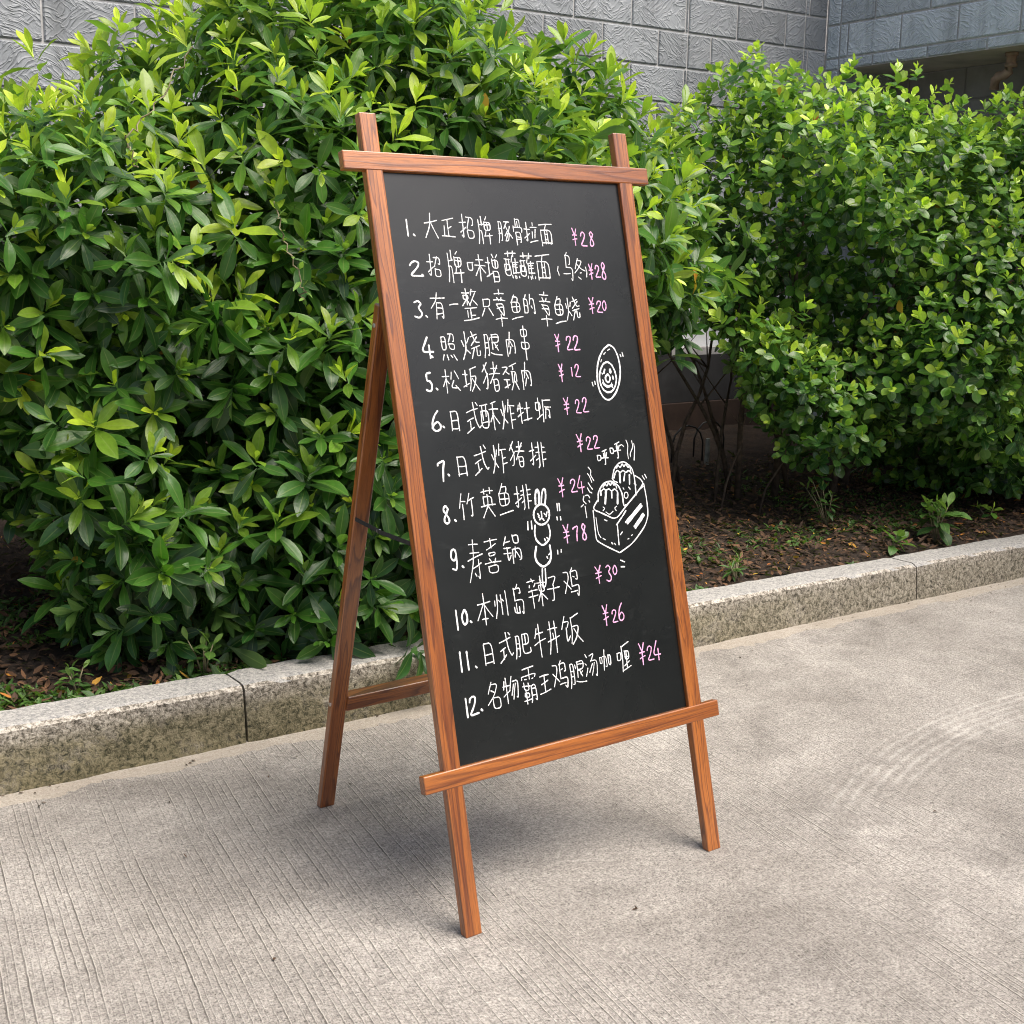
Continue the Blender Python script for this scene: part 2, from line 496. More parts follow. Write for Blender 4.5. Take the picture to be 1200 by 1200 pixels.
M_CHALK = simple('white_chalk_ink', (0.74, 0.75, 0.74), 0.9, var=0.28, scale=330)
M_PINK = simple('pink_chalk_ink', (0.78, 0.40, 0.62), 0.9, var=0.25, scale=330)
M_STEEL = simple('dark_wire', (0.03, 0.03, 0.03), 0.5, var=0.2)
M_STAKE = simple('weathered_white_stake', (0.30, 0.30, 0.28), 0.8, var=0.4, scale=25)
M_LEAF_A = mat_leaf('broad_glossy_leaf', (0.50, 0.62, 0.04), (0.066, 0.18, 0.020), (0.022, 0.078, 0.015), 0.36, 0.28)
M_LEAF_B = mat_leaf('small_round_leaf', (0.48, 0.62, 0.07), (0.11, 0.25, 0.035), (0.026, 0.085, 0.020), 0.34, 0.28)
M_LEAF_C = mat_leaf('ground_plant_leaf', (0.16, 0.28, 0.05), (0.07, 0.16, 0.03), (0.04, 0.10, 0.025), 0.5, 0.3)
M_LITTER = mat_leaf('dead_leaf', (0.17, 0.085, 0.04), (0.075, 0.04, 0.021), (0.035, 0.02, 0.012), 0.8, 0.1, (0.2, 0.12, 0.06))

# ------------------------------------------------------------------ ground: concrete yard, planting bed
def grid_mesh(name, s0, s1, n0, n1, ds, zf):
    xs = np.arange(s0, s1 + 1e-6, ds); ys = np.arange(n0, n1 + 1e-6, ds)
    X, Y = np.meshgrid(xs, ys, indexing='ij')
    Z = zf(X, Y)
    V = np.stack([X, Y, Z], -1).reshape(-1, 3)
    a, b = len(xs), len(ys)
    i = np.arange((a - 1) * (b - 1)); r, q = i // (b - 1), i % (b - 1)
    v0 = r * b + q
    F = np.stack([v0, v0 + b, v0 + b + 1, v0 + 1], -1)
    return raw_mesh(name, V, F)

def sheet(name, quads):
    bm = bmesh.new()
    for q in quads:
        bm.faces.new([bm.verts.new(p) for p in q])
    return bm_mesh(bm, name)

road = put('concrete_yard', sheet('concrete_yard', [[(-600, -1500, 0), (600, -1500, 0), (600, 1500, 0), (-600, 1500, 0)]]), M_CONC, KM)
tag(road, kind='structure')

def vnoise(X, Y, sc, seed):
    out = np.zeros_like(X); r = np.random.default_rng(seed)
    for k in range(9):
        a = r.uniform(0, 2 * math.pi); f = sc * r.uniform(0.5, 2.2); p = r.uniform(0, 6.28)
        out += np.sin((X * math.cos(a) + Y * math.sin(a)) * f + p) / 9 * 1.6
    return out

def bed_z(X, Y):
    base = 0.135 + np.clip((Y - 0.1) / 2.45, 0, 1) * 0.19
    amp = np.clip((Y - 0.12) / 0.35, 0.15, 1)
    return base + amp * (0.022 * vnoise(X, Y, 5, 1) + 0.012 * vnoise(X, Y, 16, 2) + 0.006 * vnoise(X, Y, 50, 3))

bed = put('planting_bed', grid_mesh('planting_bed', -6.0, 9.0, 0.10, 2.70, 0.04, bed_z), M_SOIL, KM)
tag(bed, kind='structure')

# ------------------------------------------------------------------ kerb: one object per granite stone
KERB = [
    (-5.4, -3.05, 'long granite kerb stone running off past the first shrub'),
    (-3.05, -0.906, 'lichen stained granite kerb stone nearest the camera under the broad leaved shrub'),
    (-0.906, 0.45, 'granite kerb stone with dirty face behind the easel\'s rear leg and stretcher'),
    (0.45, 2.005, 'pale granite kerb stone just right of the easel below bare leaf litter'),
    (2.005, 3.7, 'clean pale granite kerb stone farthest along beside the leafy sprout'),
    (3.7, 6.2, 'granite kerb stone running off beyond the round leaved shrub'),
]
for s0, s1, lab in KERB[1:5]:
    L = s1 - s0 - 0.007
    zt = lambda s: 0.164 - 0.0066 * s
    bm = bmesh.new()
    nx = max(8, int(L / 0.035))
    prof = [(0.142, -0.05), (0.142, 0.985), (0.134, 1.0), (0.028, 1.0), (0.012, 0.98), (0.001, 0.92), (-0.002, 0.70), (-0.006, 0.45), (-0.010, 0.2), (-0.012, -0.05)]
    rings = []
    rr = random.Random(int(s0 * 100))
    for i in range(nx + 1):
        x = L * i / nx
        endf = 0.004 if i in (0, nx) else 0.0
        ring = []
        for j, (n, zz) in enumerate(prof):
            z = zz * zt(s0 + x)
            w = noise.noise(Vector((s0 + x * 1.0, n * 3, z)) * 9) * 0.006 + noise.noise(Vector((s0 + x, n, z)) * 34) * 0.0045
            fn = n + w * (0.4 if zz > 0.98 else 1.0) + (endf if n < 0.05 else -endf)
            fz = z + (w * 0.5 if zz > 0.98 else 0) - (endf if zz > 0.9 else 0)
            ring.append(bm.verts.new((x, fn, fz)))
        rings.append(ring)
    for a, b in zip(rings[:-1], rings[1:]):
        for j in range(len(prof) - 1):
            bm.faces.new((a[j], a[j + 1], b[j + 1], b[j]))
    bm.faces.new(rings[0]); bm.faces.new(rings[-1][::-1])
    ks = put('kerb_stone', bm_mesh(bm, 'kerb_stone', False), M_GRAN, KM @ Matrix.Translation((s0 + 0.0035, 0, 0)))
    tag(ks, lab, 'kerb stone', 'granite kerb stones along the bed')

# ------------------------------------------------------------------ building: corner of two tiled walls, opening under the wing
WN = 2.56          # wall plane behind the bed
SC = 4.045         # inner corner
CZ = 2.6           # one course line
def tiled_face(name, mat, M, x0, x1, z0, z1, zline, xline, tw=0.397, th=0.195, gap=0.010, holes=(), seed=0):
    """running-bond tiles as low pillowed slabs on a grout sheet; local frame x along, -y outward, z up"""
    bm = bmesh.new()
    lay = bm.faces.layers.float.new('tiletone'); tr = random.Random(seed + 3)
    k0 = math.floor((z0 - zline) / th) - 1
    k1 = math.ceil((z1 - zline) / th) + 1
    def clear(a, b, c, d):
        for hx0, hx1, hz0, hz1 in holes:
            if a < hx1 and b > hx0 and c < hz1 and d > hz0:
                return False
        return True
    def slab(a, b, c, d):
        a, b, c, d = max(a, x0), min(b, x1), max(c, z0), min(d, z1)
        if b - a < 0.02 or d - c < 0.012: return
        g = gap / 2; e = 0.006
        o = [(a + g, -0.0, c + g), (b - g, 0, c + g), (b - g, 0, d - g), (a + g, 0, d - g)]
        i = [(a + g + e, -0.005, c + g + e), (b - g - e, -0.005, c + g + e), (b - g - e, -0.005, d - g - e), (a + g + e, -0.005, d - g - e)]
        ov = [bm.verts.new(p) for p in o]; iv = [bm.verts.new(p) for p in i]
        tone = tr.random()
        bm.faces.new(iv)[lay] = tone
        for q in range(4):
            bm.faces.new((ov[q], ov[(q + 1) % 4], iv[(q + 1) % 4], iv[q]))[lay] = tone
    for k in range(k0, k1):
        c, d = zline + k * th, zline + (k + 1) * th
        off = xline + (tw / 2 if k % 2 else 0)
        j0 = math.floor((x0 - off) / tw) - 1
        j1 = math.ceil((x1 - off) / tw) + 1
        for j in range(j0, j1):
            a, b = off + j * tw, off + (j + 1) * tw
            # split tiles by hole edges
            xs = sorted({a, b, *[h for hh in holes for h in hh[:2] if a < h < b]})
            zs = sorted({c, d, *[h for hh in holes for h in hh[2:] if c < h < d]})
            for xa, xb in zip(xs[:-1], xs[1:]):
                for za, zb in zip(zs[:-1], zs[1:]):
                    if clear(xa + 1e-5, xb - 1e-5, za + 1e-5, zb - 1e-5):
                        slab(xa, xb, za, zb)
    return bm_mesh(bm, name)

def holed_sheet(name, x0, x1, z0, z1, y, holes):
    xs = sorted({x0, x1, *[h for hh in holes for h in hh[:2] if x0 < h < x1]})
    zs = sorted({z0, z1, *[h for hh in holes for h in hh[2:] if z0 < h < z1]})
    bm = bmesh.new()
    for a, b in zip(xs[:-1], xs[1:]):
        for c, d in zip(zs[:-1], zs[1:]):
            if any(a >= h[0] - 1e-6 and b <= h[1] + 1e-6 and c >= h[2] - 1e-6 and d <= h[3] + 1e-6 for h in holes):
                continue
            bm.faces.new([bm.verts.new(p) for p in ((a, y, c), (b, y, c), (b, y, d), (a, y, d))])
    return bm_mesh(bm, name)

bld = root('building', KM @ Matrix.Translation((SC, WN, 0)), label='grey building corner clad in moulded stone tiles behind both shrubs', cat='building')
ML = KM @ Matrix.Translation((0, WN, 0))
LOW = (2.92, 3.86, 0.815, 1.33)      # low window opening behind the shrubs
Z1 = 3.9  # wall top out of view, height set for the sky mirrored in the board
put('wall', tiled_face('wall', M_TILE, ML, -7.0, SC, 1.43, Z1, CZ, 2.90, holes=[LOW]), M_TILE, ML, bld)
put('grout', holed_sheet('grout', -7.0, SC + 0.02, 0.0, Z1, 0.004, [LOW]), M_GROUT, ML, bld)
bm = bmesh.new(); add_box(bm, -7.0, SC, -0.03, 0.0, 0.0, 0.49, 0.004)
put('plinth', bm_mesh(bm, 'plinth'), M_PLINTH, ML, bld)
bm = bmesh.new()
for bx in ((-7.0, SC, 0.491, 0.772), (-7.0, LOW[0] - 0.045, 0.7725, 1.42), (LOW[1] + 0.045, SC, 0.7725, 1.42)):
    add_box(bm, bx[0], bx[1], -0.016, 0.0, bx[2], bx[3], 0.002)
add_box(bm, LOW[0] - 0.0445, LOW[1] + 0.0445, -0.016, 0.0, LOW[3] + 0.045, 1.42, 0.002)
put('dark_lower_band', bm_mesh(bm, 'dark_lower_band'), M_DARK_BAND, ML, bld)  # near-black colour over the lower wall, left open around the window
# low window: reveal, white panel, lattice
bm = bmesh.new()
x0, x1, z0, z1 = LOW
add_box(bm, x0 - 0.0, x1, 0.09, 0.12, z0 - 0.05, z1 + 0.05)
wp = put('window_panel', bm_mesh(bm, 'window_panel'), M_WHITE, ML, bld)
bm = bmesh.new()
add_box(bm, x0 - 0.04, x0 - 0.001, 0.01, 0.30, z0, z1); add_box(bm, x1 + 0.001, x1 + 0.04, 0.01, 0.30, z0, z1)
add_box(bm, x0 - 0.04, x1 + 0.04, 0.01, 0.30, z0 - 0.04, z0 - 0.001); add_box(bm, x0 - 0.04, x1 + 0.04, 0.01, 0.30, z1 + 0.001, z1 + 0.04)
put('window_reveal', bm_mesh(bm, 'window_reveal'), M_GROUT, ML, bld)
bm = bmesh.new()
for i in range(9):
    add_box(bm, 3.13, 3.62, 0.045, 0.06, 1.035 + i * 0.032, 1.052 + i * 0.032)
for i in range(6):
    add_box(bm, 3.13 + i * 0.094, 3.146 + i * 0.094, 0.0605, 0.072, 1.02, 1.315)
put('vent_lattice', bm_mesh(bm, 'vent_lattice'), M_LATT, ML, bld)

# the wing: local x runs from the corner towards the viewer
MR = KM @ Matrix.Translation((SC, WN, 0)) @ Matrix.Rotation(R(-90), 4, 'Z')
OPEN = (0.115, 14.0, -0.5, 2.485)
put('wall', tiled_face('wing_wall', M_TILE2, MR, 0.011, 14.0, 0.3, Z1, 2.552, 0.18, holes=[OPEN]), M_TILE2, MR, bld)  # far run out of view, added so the board's lower part mirrors dark wall
put('grout', holed_sheet('grout', 0.0, 14.0, 0.0, Z1, 0.004, [OPEN]), M_GROUT, MR, bld)
bm = bmesh.new()
add_box(bm, 0.0, 14.0, 0.006, 0.50, 2.487, 2.60)
put('soffit', bm_mesh(bm, 'soffit'), M_SOFFIT, MR, bld)
bm = bmesh.new()
add_box(bm, 0.0, 0.113, 0.006, 0.50, 0.0, 2.486)
put('pier', bm_mesh(bm, 'pier'), M_TILE2, MR, bld)
put('inner_wall', tiled_face('inner_wall', M_INNER, MR, 0.115, 14.0, 0.2, 2.486, 2.30, 0.25, tw=0.42, th=0.42, gap=0.006), M_INNER, MR @ Matrix.Translation((0, 0.505, 0)), bld)
put('inner_wall', holed_sheet('inner_grout', 0.0, 14.0, 0.0, Z1, 0.508, []), M_INNER, MR, bld)
# drain pipe with elbow under the soffit
pp = Vector((0, 0, 0))
bm = bmesh.new()
PX, PY = 1.19, 0.20
add_tube(bm, [(PX, PY, 2.487), (PX, PY, 2.415), (PX - 0.010, PY, 2.390), (PX - 0.035, PY, 2.372), (PX - 0.075, PY, 2.366), (PX - 0.10, PY + 0.01, 2.352), (PX - 0.108, PY + 0.015, 2.30)], 0.027, 14)
add_tube(bm, [(PX, PY, 2.485), (PX, PY, 2.468)], 0.036, 14)
add_tube(bm, [(PX, PY, 2.428), (PX, PY, 2.408)], 0.034, 14)
put('drain_pipe', bm_mesh(bm, 'drain_pipe', True), M_PIPE, MR, bld)
bm = bmesh.new(); add_box(bm, PX + 0.10, PX + 0.20, 0.20, 0.50, 1.2, 2.486, 0.004)
put('downpipe_box', bm_mesh(bm, 'downpipe_box'), M_PIPE, MR, bld)

# ------------------------------------------------------------------ foliage
def leaf_template(ns, prof, fold, cols=3):
    """stations along the leaf: columns left/mid/right (or 5). returns t, u arrays and faces"""
    ts = np.linspace(0, 1, ns)
    us = np.linspace(-1, 1, cols)
    T, U_ = np.meshgrid(ts, us, indexing='ij')
    Wd = np.interp(T, np.linspace(0, 1, len(prof)), prof)
    a, b = ns, cols
    i = np.arange((a - 1) * (b - 1)); r, q = i // (b - 1), i % (b - 1)
    v0 = r * b + q
    F = np.stack([v0, v0 + 1, v0 + b + 1, v0 + b], -1)
    return T.ravel(), U_.ravel(), Wd.ravel(), F, fold

TPL_LONG = leaf_template(9, [0.06, 0.20, 0.46, 0.72, 0.91, 1.0, 0.98, 0.84, 0.55, 0.05], 0.28)
TPL_ROUND = leaf_template(8, [0.08, 0.34, 0.62, 0.84, 0.97, 1.0, 0.97, 0.84, 0.55, 0.12], 0.18)
TPL_LITTER = leaf_template(4, [0.05, 0.8, 1.0, 0.6, 0.03], 0.3)

def norm(a):
    return a / np.maximum(np.linalg.norm(a, axis=-1, keepdims=True), 1e-9)

def leaves_mesh(name, tpl, P, Dr, Nr, Ln, Wd, curl, age, rnd, twist=None):
    """P base, Dr direction, Nr upper-side normal, all (N,3)"""
    T, U_, PW, F, fold = tpl
    N = len(P)
    B = np.cross(Dr, Nr)
    ang = curl[:, None] * T[None, :]                     # bending angle along the leaf
    # arc: x along = L*sin(a)/c , drop = L*(1-cos(a))/c
    c = np.where(np.abs(curl) < 1e-3, 1e-3, curl)[:, None]
    along = Ln[:, None] * np.sin(c * T[None, :]) / c
    drop = Ln[:, None] * (1 - np.cos(c * T[None, :])) / c
    half = Wd[:, None] * 0.5 * PW[None, :]
    side = half * U_[None, :] * math.cos(fold)
    rip = 1 + 0.5 * np.sin(T[None, :] * 9 + rnd[:, None] * 40)
    lift = np.abs(U_)[None, :] * half * math.sin(fold) * rip
    up = lift - drop
    V = P[:, None, :] + along[..., None] * Dr[:, None, :] + side[..., None] * B[:, None, :] + up[..., None] * Nr[:, None, :]
    nt_ = len(T)
    FF = (F[None] + (np.arange(N) * nt_)[:, None, None]).reshape(-1, 4)
    at = np.stack([np.repeat(age[:, None], nt_, 1), np.repeat(rnd[:, None], nt_, 1), np.repeat(U_[None, :], N, 0)], -1)
    return raw_mesh(name, V.reshape(-1, 3), FF, at.reshape(-1, 3))

def rosettes(A, X, rg, nleaf, len_rng, wid, th_rng, stem, curl_rng, gravity=0.15, age_shade_shift=None, young_len=0.5):
    """A: tips (M,3), X: shoot axes (M,3). returns leaf arrays"""
    M = len(A)
    X = norm(X)
    ref = np.where(np.abs(X[:, 2:3]) > 0.9, np.array([[1.0, 0, 0]]), np.array([[0, 0, 1.0]]))
    E1 = norm(np.cross(X, ref)); E2 = np.cross(X, E1)
    out = []
    n = rg.integers(nleaf[0], nleaf[1] + 1, M)
    ph0 = rg.uniform(0, 6.28, M)
    ssz = rg.uniform(0.75, 1.2, M)
    mx = int(n.max())
    Ps, Ds, Ns, Ls, As, Cs = [], [], [], [], [], []
    for j in range(mx):
        m = j < n
        f = j / np.maximum(n - 1, 1)
        k = int(m.sum())
        ph = ph0[m] + j * 2.39996 + rg.normal(0, 0.25, k)
        th = th_rng[0] + (th_rng[1] - th_rng[0]) * f[m] ** 0.8 + rg.normal(0, 0.16, k)
        d = X[m] * np.cos(th)[:, None] + (E1[m] * np.cos(ph)[:, None] + E2[m] * np.sin(ph)[:, None]) * np.sin(th)[:, None]
        d = d + np.array([0, 0, -1.0]) * (gravity * f[m] ** 1.5)[:, None]
        d = norm(d)
        nn = X[m] + rg.normal(0, 0.25, (k, 3)) + np.array([0, 0, 0.35])
        nn = nn - d * (nn * d).sum(-1, keepdims=True)
        nn = norm(nn)
        Ps.append(A[m] - X[m] * (stem * f[m] * ssz[m])[:, None])
        Ds.append(d); Ns.append(nn)
        Ls.append((young_len + (1 - young_len) * np.minimum(1, f[m] * 2.2)) * rg.uniform(len_rng[0], len_rng[1], k) * ssz[m])
        ag = f[m] * 0.85 + rg.normal(0, 0.07, k)
        if age_shade_shift is not None: ag = ag + age_shade_shift[m]
        As.append(np.clip(ag, 0.0, 1.0))
        Cs.append(rg.uniform(curl_rng[0], curl_rng[1], k) * (0.4 + 0.9 * f[m]))
    P = np.concatenate(Ps); D_ = np.concatenate(Ds); N_ = np.concatenate(Ns)
    L = np.concatenate(Ls); Ag = np.concatenate(As); C_ = np.concatenate(Cs)
    Wd = L * wid * rg.uniform(0.85, 1.15, len(L))
    return P, D_, N_, L, Wd, C_, Ag, rg.uniform(0, 1, len(L))

def crown_field(blobs, lump, seed):
    r = np.random.default_rng(seed)
    dirs = norm(r.normal(size=(14, 3))); fr = r.uniform(4.0, 11.0, 14); ph = r.uniform(0, 6.28, 14)
    def f(Q):
        best = None
        for (c, rad) in blobs:
            d = np.linalg.norm((Q - np.array(c)) / np.array(rad), axis=-1) - 1.0
            d = d * min(rad)
            best = d if best is None else -np.log(np.exp(-9 * best) + np.exp(-9 * d)) / 9
        w = sum(np.sin(Q @ dirs[k] * fr[k] + ph[k]) for k in range(14)) / 14
        return best + lump * w * 2.2
    return f

def grad(f, Q, e=0.02):
    g = np.stack([f(Q + np.eye(3)[k] * e) - f(Q - np.eye(3)[k] * e) for k in range(3)], -1)
    return norm(g)

def thin(Q, dmin, limit=100000):
    cell = {}
    keep = []
    for i, q in enumerate(Q):
        key = (int(q[0] // dmin), int(q[1] // dmin), int(q[2] // dmin))
        ok = True
        for a in (-1, 0, 1):
            for b in (-1, 0, 1):
                for c in (-1, 0, 1):
                    for j in cell.get((key[0] + a, key[1] + b, key[2] + c), ()):
                        if ((Q[j] - q) ** 2).sum() < dmin * dmin:
                            ok = False; break
                    if not ok: break
                if not ok: break
            if not ok: break
        if ok:
            cell.setdefault(key, []).append(i); keep.append(i)
            if len(keep) >= limit: break
    return np.array(keep)

def sample_shell(f, lo, hi, band, dmin, rg, n=160000, cond=None):
    Q = rg.uniform(lo, hi, (n, 3))
    if cond is not None: Q = Q[cond(Q)]
    d = f(Q)
    Q = Q[(d > band[0]) & (d < band[1])]
    return Q[thin(Q, dmin)]

def world_dirs(M, A):
    return A @ np.array(M.to_3x3()).T

def shrub(name, label, cat, group, base, blobs, lump, seed, leaf, spacing, mat, bounds, cond, stems, axis_up, lowage):
    rg = np.random.default_rng(seed)
    f = crown_field(blobs, lump, seed)
    Mb = KM @ Matrix.Translation(base)
    rt = root(name, Mb, label=label, cat=cat, group=group)
    lo, hi = np.array(bounds[0]), np.array(bounds[1])
    parts = []
    for band, sp, inner_shade in (((-0.05, 0.035), spacing, 0.0), ((-0.17, -0.05), spacing * 1.12, 0.22), ((-0.38, -0.17), spacing * 1.3, 0.40)):  # deeper layers take darker leaf colour, painting in shade between the clumps
        Q = sample_shell(f, lo, hi, band, sp, rg, cond=cond)
        Qb = sample_shell(f, lo, hi, band, sp * 1.3, rg, n=90000, cond=lambda q: ~cond(q))
        Q = np.concatenate([Q, Qb])
        g = grad(f, Q)
        X = norm(g * 0.75 + np.array([0, 0, axis_up]) + rg.normal(0, 0.30, Q.shape))
        if inner_shade == 0.0:      # a few sprigs push out past the rest
            ext = np.where(rg.uniform(0, 1, len(Q)) < 0.13, rg.uniform(0.03, 0.12, len(Q)), 0.0)
            Q = Q + X * ext[:, None]
        # shoots low down on the crown age sooner and look outwards
        sh = inner_shade - 0.05 + 0.34 * np.clip(0.35 - g[:, 2], 0, 1) + rg.normal(0, 0.12, len(Q)) + lowage * np.clip(1.35 - Q[:, 2], -0.12, 0.9)
        parts.append(rosettes(Q, X, rg, age_shade_shift=sh, **leaf))
    arrs = [np.concatenate(k) for k in zip(*parts)]
    P, D_, N_, L, Wd, C_, Ag, Rn = arrs
    dead = rg.uniform(0, 1, len(P)) < 0.0012
    Ag = np.where(dead, 2.0, Ag)
    P = P - np.array(base)
    print(name, 'leaves', len(P))
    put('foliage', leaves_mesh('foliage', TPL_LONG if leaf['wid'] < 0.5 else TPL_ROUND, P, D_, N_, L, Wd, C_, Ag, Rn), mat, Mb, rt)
    # woody stems and branches inside
    bm = bmesh.new()
    rr = random.Random(seed)
    for (sx, sn, sz, tx, tn, tz, r0) in stems:
        pts = []; rad = []
        for i in range(9):
            q = i / 8
            w = Vector((noise.noise(Vector((sx * 7, q * 3, 1.3))), noise.noise(Vector((sn * 7, q * 3, 5.1))), 0)) * 0.10 * math.sin(q * math.pi)
            pts.append(Vector((sx + (tx - sx) * q, sn + (tn - sn) * q, sz + (tz - sz) * (q ** 0.8))) + w - Vector(base))
            rad.append(r0 * (1 - 0.72 * q))
        add_tube(bm, pts, rad, 7)
        for b in range(4):
            i = rr.randrange(3, 8)
            p = pts[i]
            d = Vector((rr.uniform(-1, 1), rr.uniform(-0.9, 0.7), rr.uniform(0.1, 0.9))).normalized()
            ln = rr.uniform(0.25, 0.5)
            bp = [p + d * ln * k / 4 + Vector((0, 0, 0.04 * (k / 4) ** 2)) for k in range(5)]
            add_tube(bm, bp, [rad[i] * 0.6 * (1 - 0.75 * k / 4) for k in range(5)], 5)
    put('branches', bm_mesh(bm, 'branches', True), M_BARK, Mb, rt)
    return rt, f

BLOBS_A = [
    ((-1.80, 0.92, 1.20), (0.55, 0.62, 0.55)),
    ((-1.38, 0.68, 1.38), (0.28, 0.30, 0.26)),
    ((-1.08, 0.90, 1.17), (0.52, 0.66, 0.67)),
    ((-0.40, 0.88, 1.15), (0.60, 0.74, 0.95)),
    ((0.25, 0.92, 1.30), (0.60, 0.72, 0.98)),
    ((0.72, 0.92, 1.34), (0.46, 0.56, 0.54)),
    ((-0.66, 0.54, 0.74), (0.42, 0.36, 0.42)),
    ((-0.15, 0.50, 0.62), (0.50, 0.40, 0.42)),
    ((-0.62, 0.40, 0.50), (0.42, 0.27, 0.24)),
    ((0.00, 0.38, 0.47), (0.46, 0.27, 0.24)),
    ((0.02, 0.95, 1.85), (0.60, 0.50, 0.48)),
    ((1.07, 0.76, 1.33), (0.25, 0.36, 0.34)),
]
stemsA = [(-0.9, 0.95, 0.15, -1.1, 0.9, 1.2, 0.018), (-0.5, 1.0, 0.15, -0.4, 0.9, 1.5, 0.022), (-0.1, 0.95, 0.15, 0.1, 0.9, 1.6, 0.024), (0.25, 1.0, 0.15, 0.6, 0.95, 1.5, 0.02),
          (0.35, 1.05, 0.15, 1.0, 0.9, 1.35, 0.016), (-1.4, 1.0, 0.15, -1.7, 0.95, 1.2, 0.016), (0.4, 1.1, 0.2, 1.3, 1.1, 1.2, 0.013), (0.45, 1.15, 0.2, 1.5, 1.2, 1.05, 0.012), (0.5, 1.1, 0.2, 1.15, 1.2, 1.25, 0.012),
          (0.6, 1.3, 0.2, 1.75, 1.5, 1.3, 0.012), (0.7, 1.2, 0.2, 1.6, 1.0, 1.2, 0.010), (0.65, 1.35, 0.2, 1.95, 1.55, 1.15, 0.011), (0.6, 1.4, 0.2, 1.5, 1.5, 1.4, 0.010)]
shrub('broadleaf_shrub', 'tall dense shrub with long glossy leaves in whorls behind the menu board', 'shrub', None, (-0.3, 0.95, 0.15),
      BLOBS_A, 0.12, 11,
      dict(nleaf=(10, 16), len_rng=(0.088, 0.142), wid=0.325, th_rng=(0.16, 1.55), stem=0.085, curl_rng=(0.1, 0.7), gravity=0.30, young_len=0.42),
      0.108, M_LEAF_A, ((-2.5, -0.1, 0.10), (1.5, 1.7, 2.6)), lambda Q: (Q[:, 1] < 1.25), stemsA, 0.42, 0.22)

BLOBS_B = [
    ((2.00, 1.10, 1.52), (0.32, 0.44, 0.30)),
    ((2.42, 1.05, 1.62), (0.50, 0.60, 0.52)),
    ((2.95, 0.95, 1.38), (0.60, 0.66, 0.70)),
    ((3.45, 0.85, 1.26), (0.65, 0.70, 0.76)),
    ((2.30, 0.74, 0.92), (0.50, 0.40, 0.28)),
    ((2.75, 0.74, 0.78), (0.45, 0.40, 0.34)),
    ((3.15, 0.70, 0.80), (0.60, 0.48, 0.50)),
    ((3.75, 0.70, 0.85), (0.50, 0.50, 0.60)),
    ((2.30, 1.15, 1.95), (0.20, 0.25, 0.26)),
]
stemsB = [(2.1, 1.15, 0.2, 2.0, 1.1, 1.5, 0.016), (2.3, 1.1, 0.2, 2.3, 1.0, 1.6, 0.02), (2.5, 1.2, 0.2, 2.0, 1.25, 1.3, 0.014), (2.6, 1.0, 0.2, 2.8, 0.95, 1.4, 0.02), (2.8, 1.1, 0.2, 3.0, 1.0, 1.4, 0.016),
          (3.1, 1.0, 0.2, 3.3, 0.9, 1.3, 0.018), (3.4, 1.0, 0.2, 3.7, 0.9, 1.2, 0.018), (2.2, 1.3, 0.2, 1.6, 1.4, 1.2, 0.012), (2.25, 1.35, 0.2, 1.75, 1.45, 1.35, 0.011),
          (2.05, 1.5, 0.2, 1.5, 1.5, 1.5, 0.010), (2.0, 1.2, 0.2, 2.3, 1.5, 1.2, 0.010), (1.9, 1.4, 0.2, 2.15, 1.35, 1.3, 0.012), (1.85, 1.0, 0.2, 2.0, 0.9, 0.9, 0.006), (2.0, 0.9, 0.2, 2.25, 0.8, 0.8, 0.006), (2.35, 0.85, 0.2, 2.3, 0.75, 0.85, 0.006)]
shrub('round_leaf_shrub', 'wide bushy shrub of small round pale green leaves in front of the wing opening', 'shrub', None, (2.7, 1.05, 0.18),
      BLOBS_B, 0.17, 23,
      dict(nleaf=(6, 10), len_rng=(0.046, 0.068), wid=0.64, th_rng=(0.35, 1.45), stem=0.06, curl_rng=(-0.1, 0.5), gravity=0.15, young_len=0.7),
      0.082, M_LEAF_B, ((1.1, 0.0, 0.25), (4.0, 1.8, 2.6)), lambda Q: (Q[:, 1] < 1.45), stemsB, 0.5, 0.08)

# thin twining vine trailing over the first shrub
def vine(name, label, pts, seed):
    r = np.random.default_rng(seed)
    P = [Vector(p) for p in pts]
    Q = []
    for a, b in zip(P[:-1], P[1:]):
        for k in range(6):
            q = k / 6
            Q.append(a.lerp(b, q) + Vector((r.normal(0, .006), r.normal(0, .01), r.normal(0, .006))))
    Q.append(P[-1])
    M = KM @ Matrix.Translation(P[-1])
    Q = [q - P[-1] for q in Q]
    rt = root(name, M, label=label, cat='vine', group=None)
    bm = bmesh.new(); add_tube(bm, Q, [0.0022] * len(Q), 6)
    put('vine_stem', bm_mesh(bm, 'vine_stem', True), M_TWIG, M, rt)
    A = np.array([Q[i] for i in range(1, len(Q), 2)])
    X = norm(np.stack([r.normal(0, .6, len(A)), -np.ones(len(A)), r.normal(0.3, .5, len(A))], -1))
    arr = rosettes(A, X, r, nleaf=(1, 2), len_rng=(0.03, 0.055), wid=0.42, th_rng=(0.6, 1.4), stem=0.01, curl_rng=(0.1, 0.6), gravity=0.4, young_len=0.8)
    put('vine_leaves', leaves_mesh('vine_leaves', TPL_LITTER, *arr), M_LEAF_C, M, rt)
vine('climbing_vine', 'thin pale vine hanging down the upper left of the long leaved shrub', [(-0.882, 0.3, 1.918), (-0.96, 0.26, 1.818), (-1.037, 0.22, 1.721), (-1.117, 0.18, 1.653), (-1.104, 0.17, 1.617), (-1.086, 0.18, 1.583)], 5)
vine('climbing_vine', 'thin pale vine looping between leaf tufts left of the menu board', [(-0.709, 0.16, 1.509), (-0.704, 0.13, 1.439), (-0.694, 0.1, 1.358), (-0.664, 0.1, 1.275), (-0.645, 0.12, 1.234)], 6)

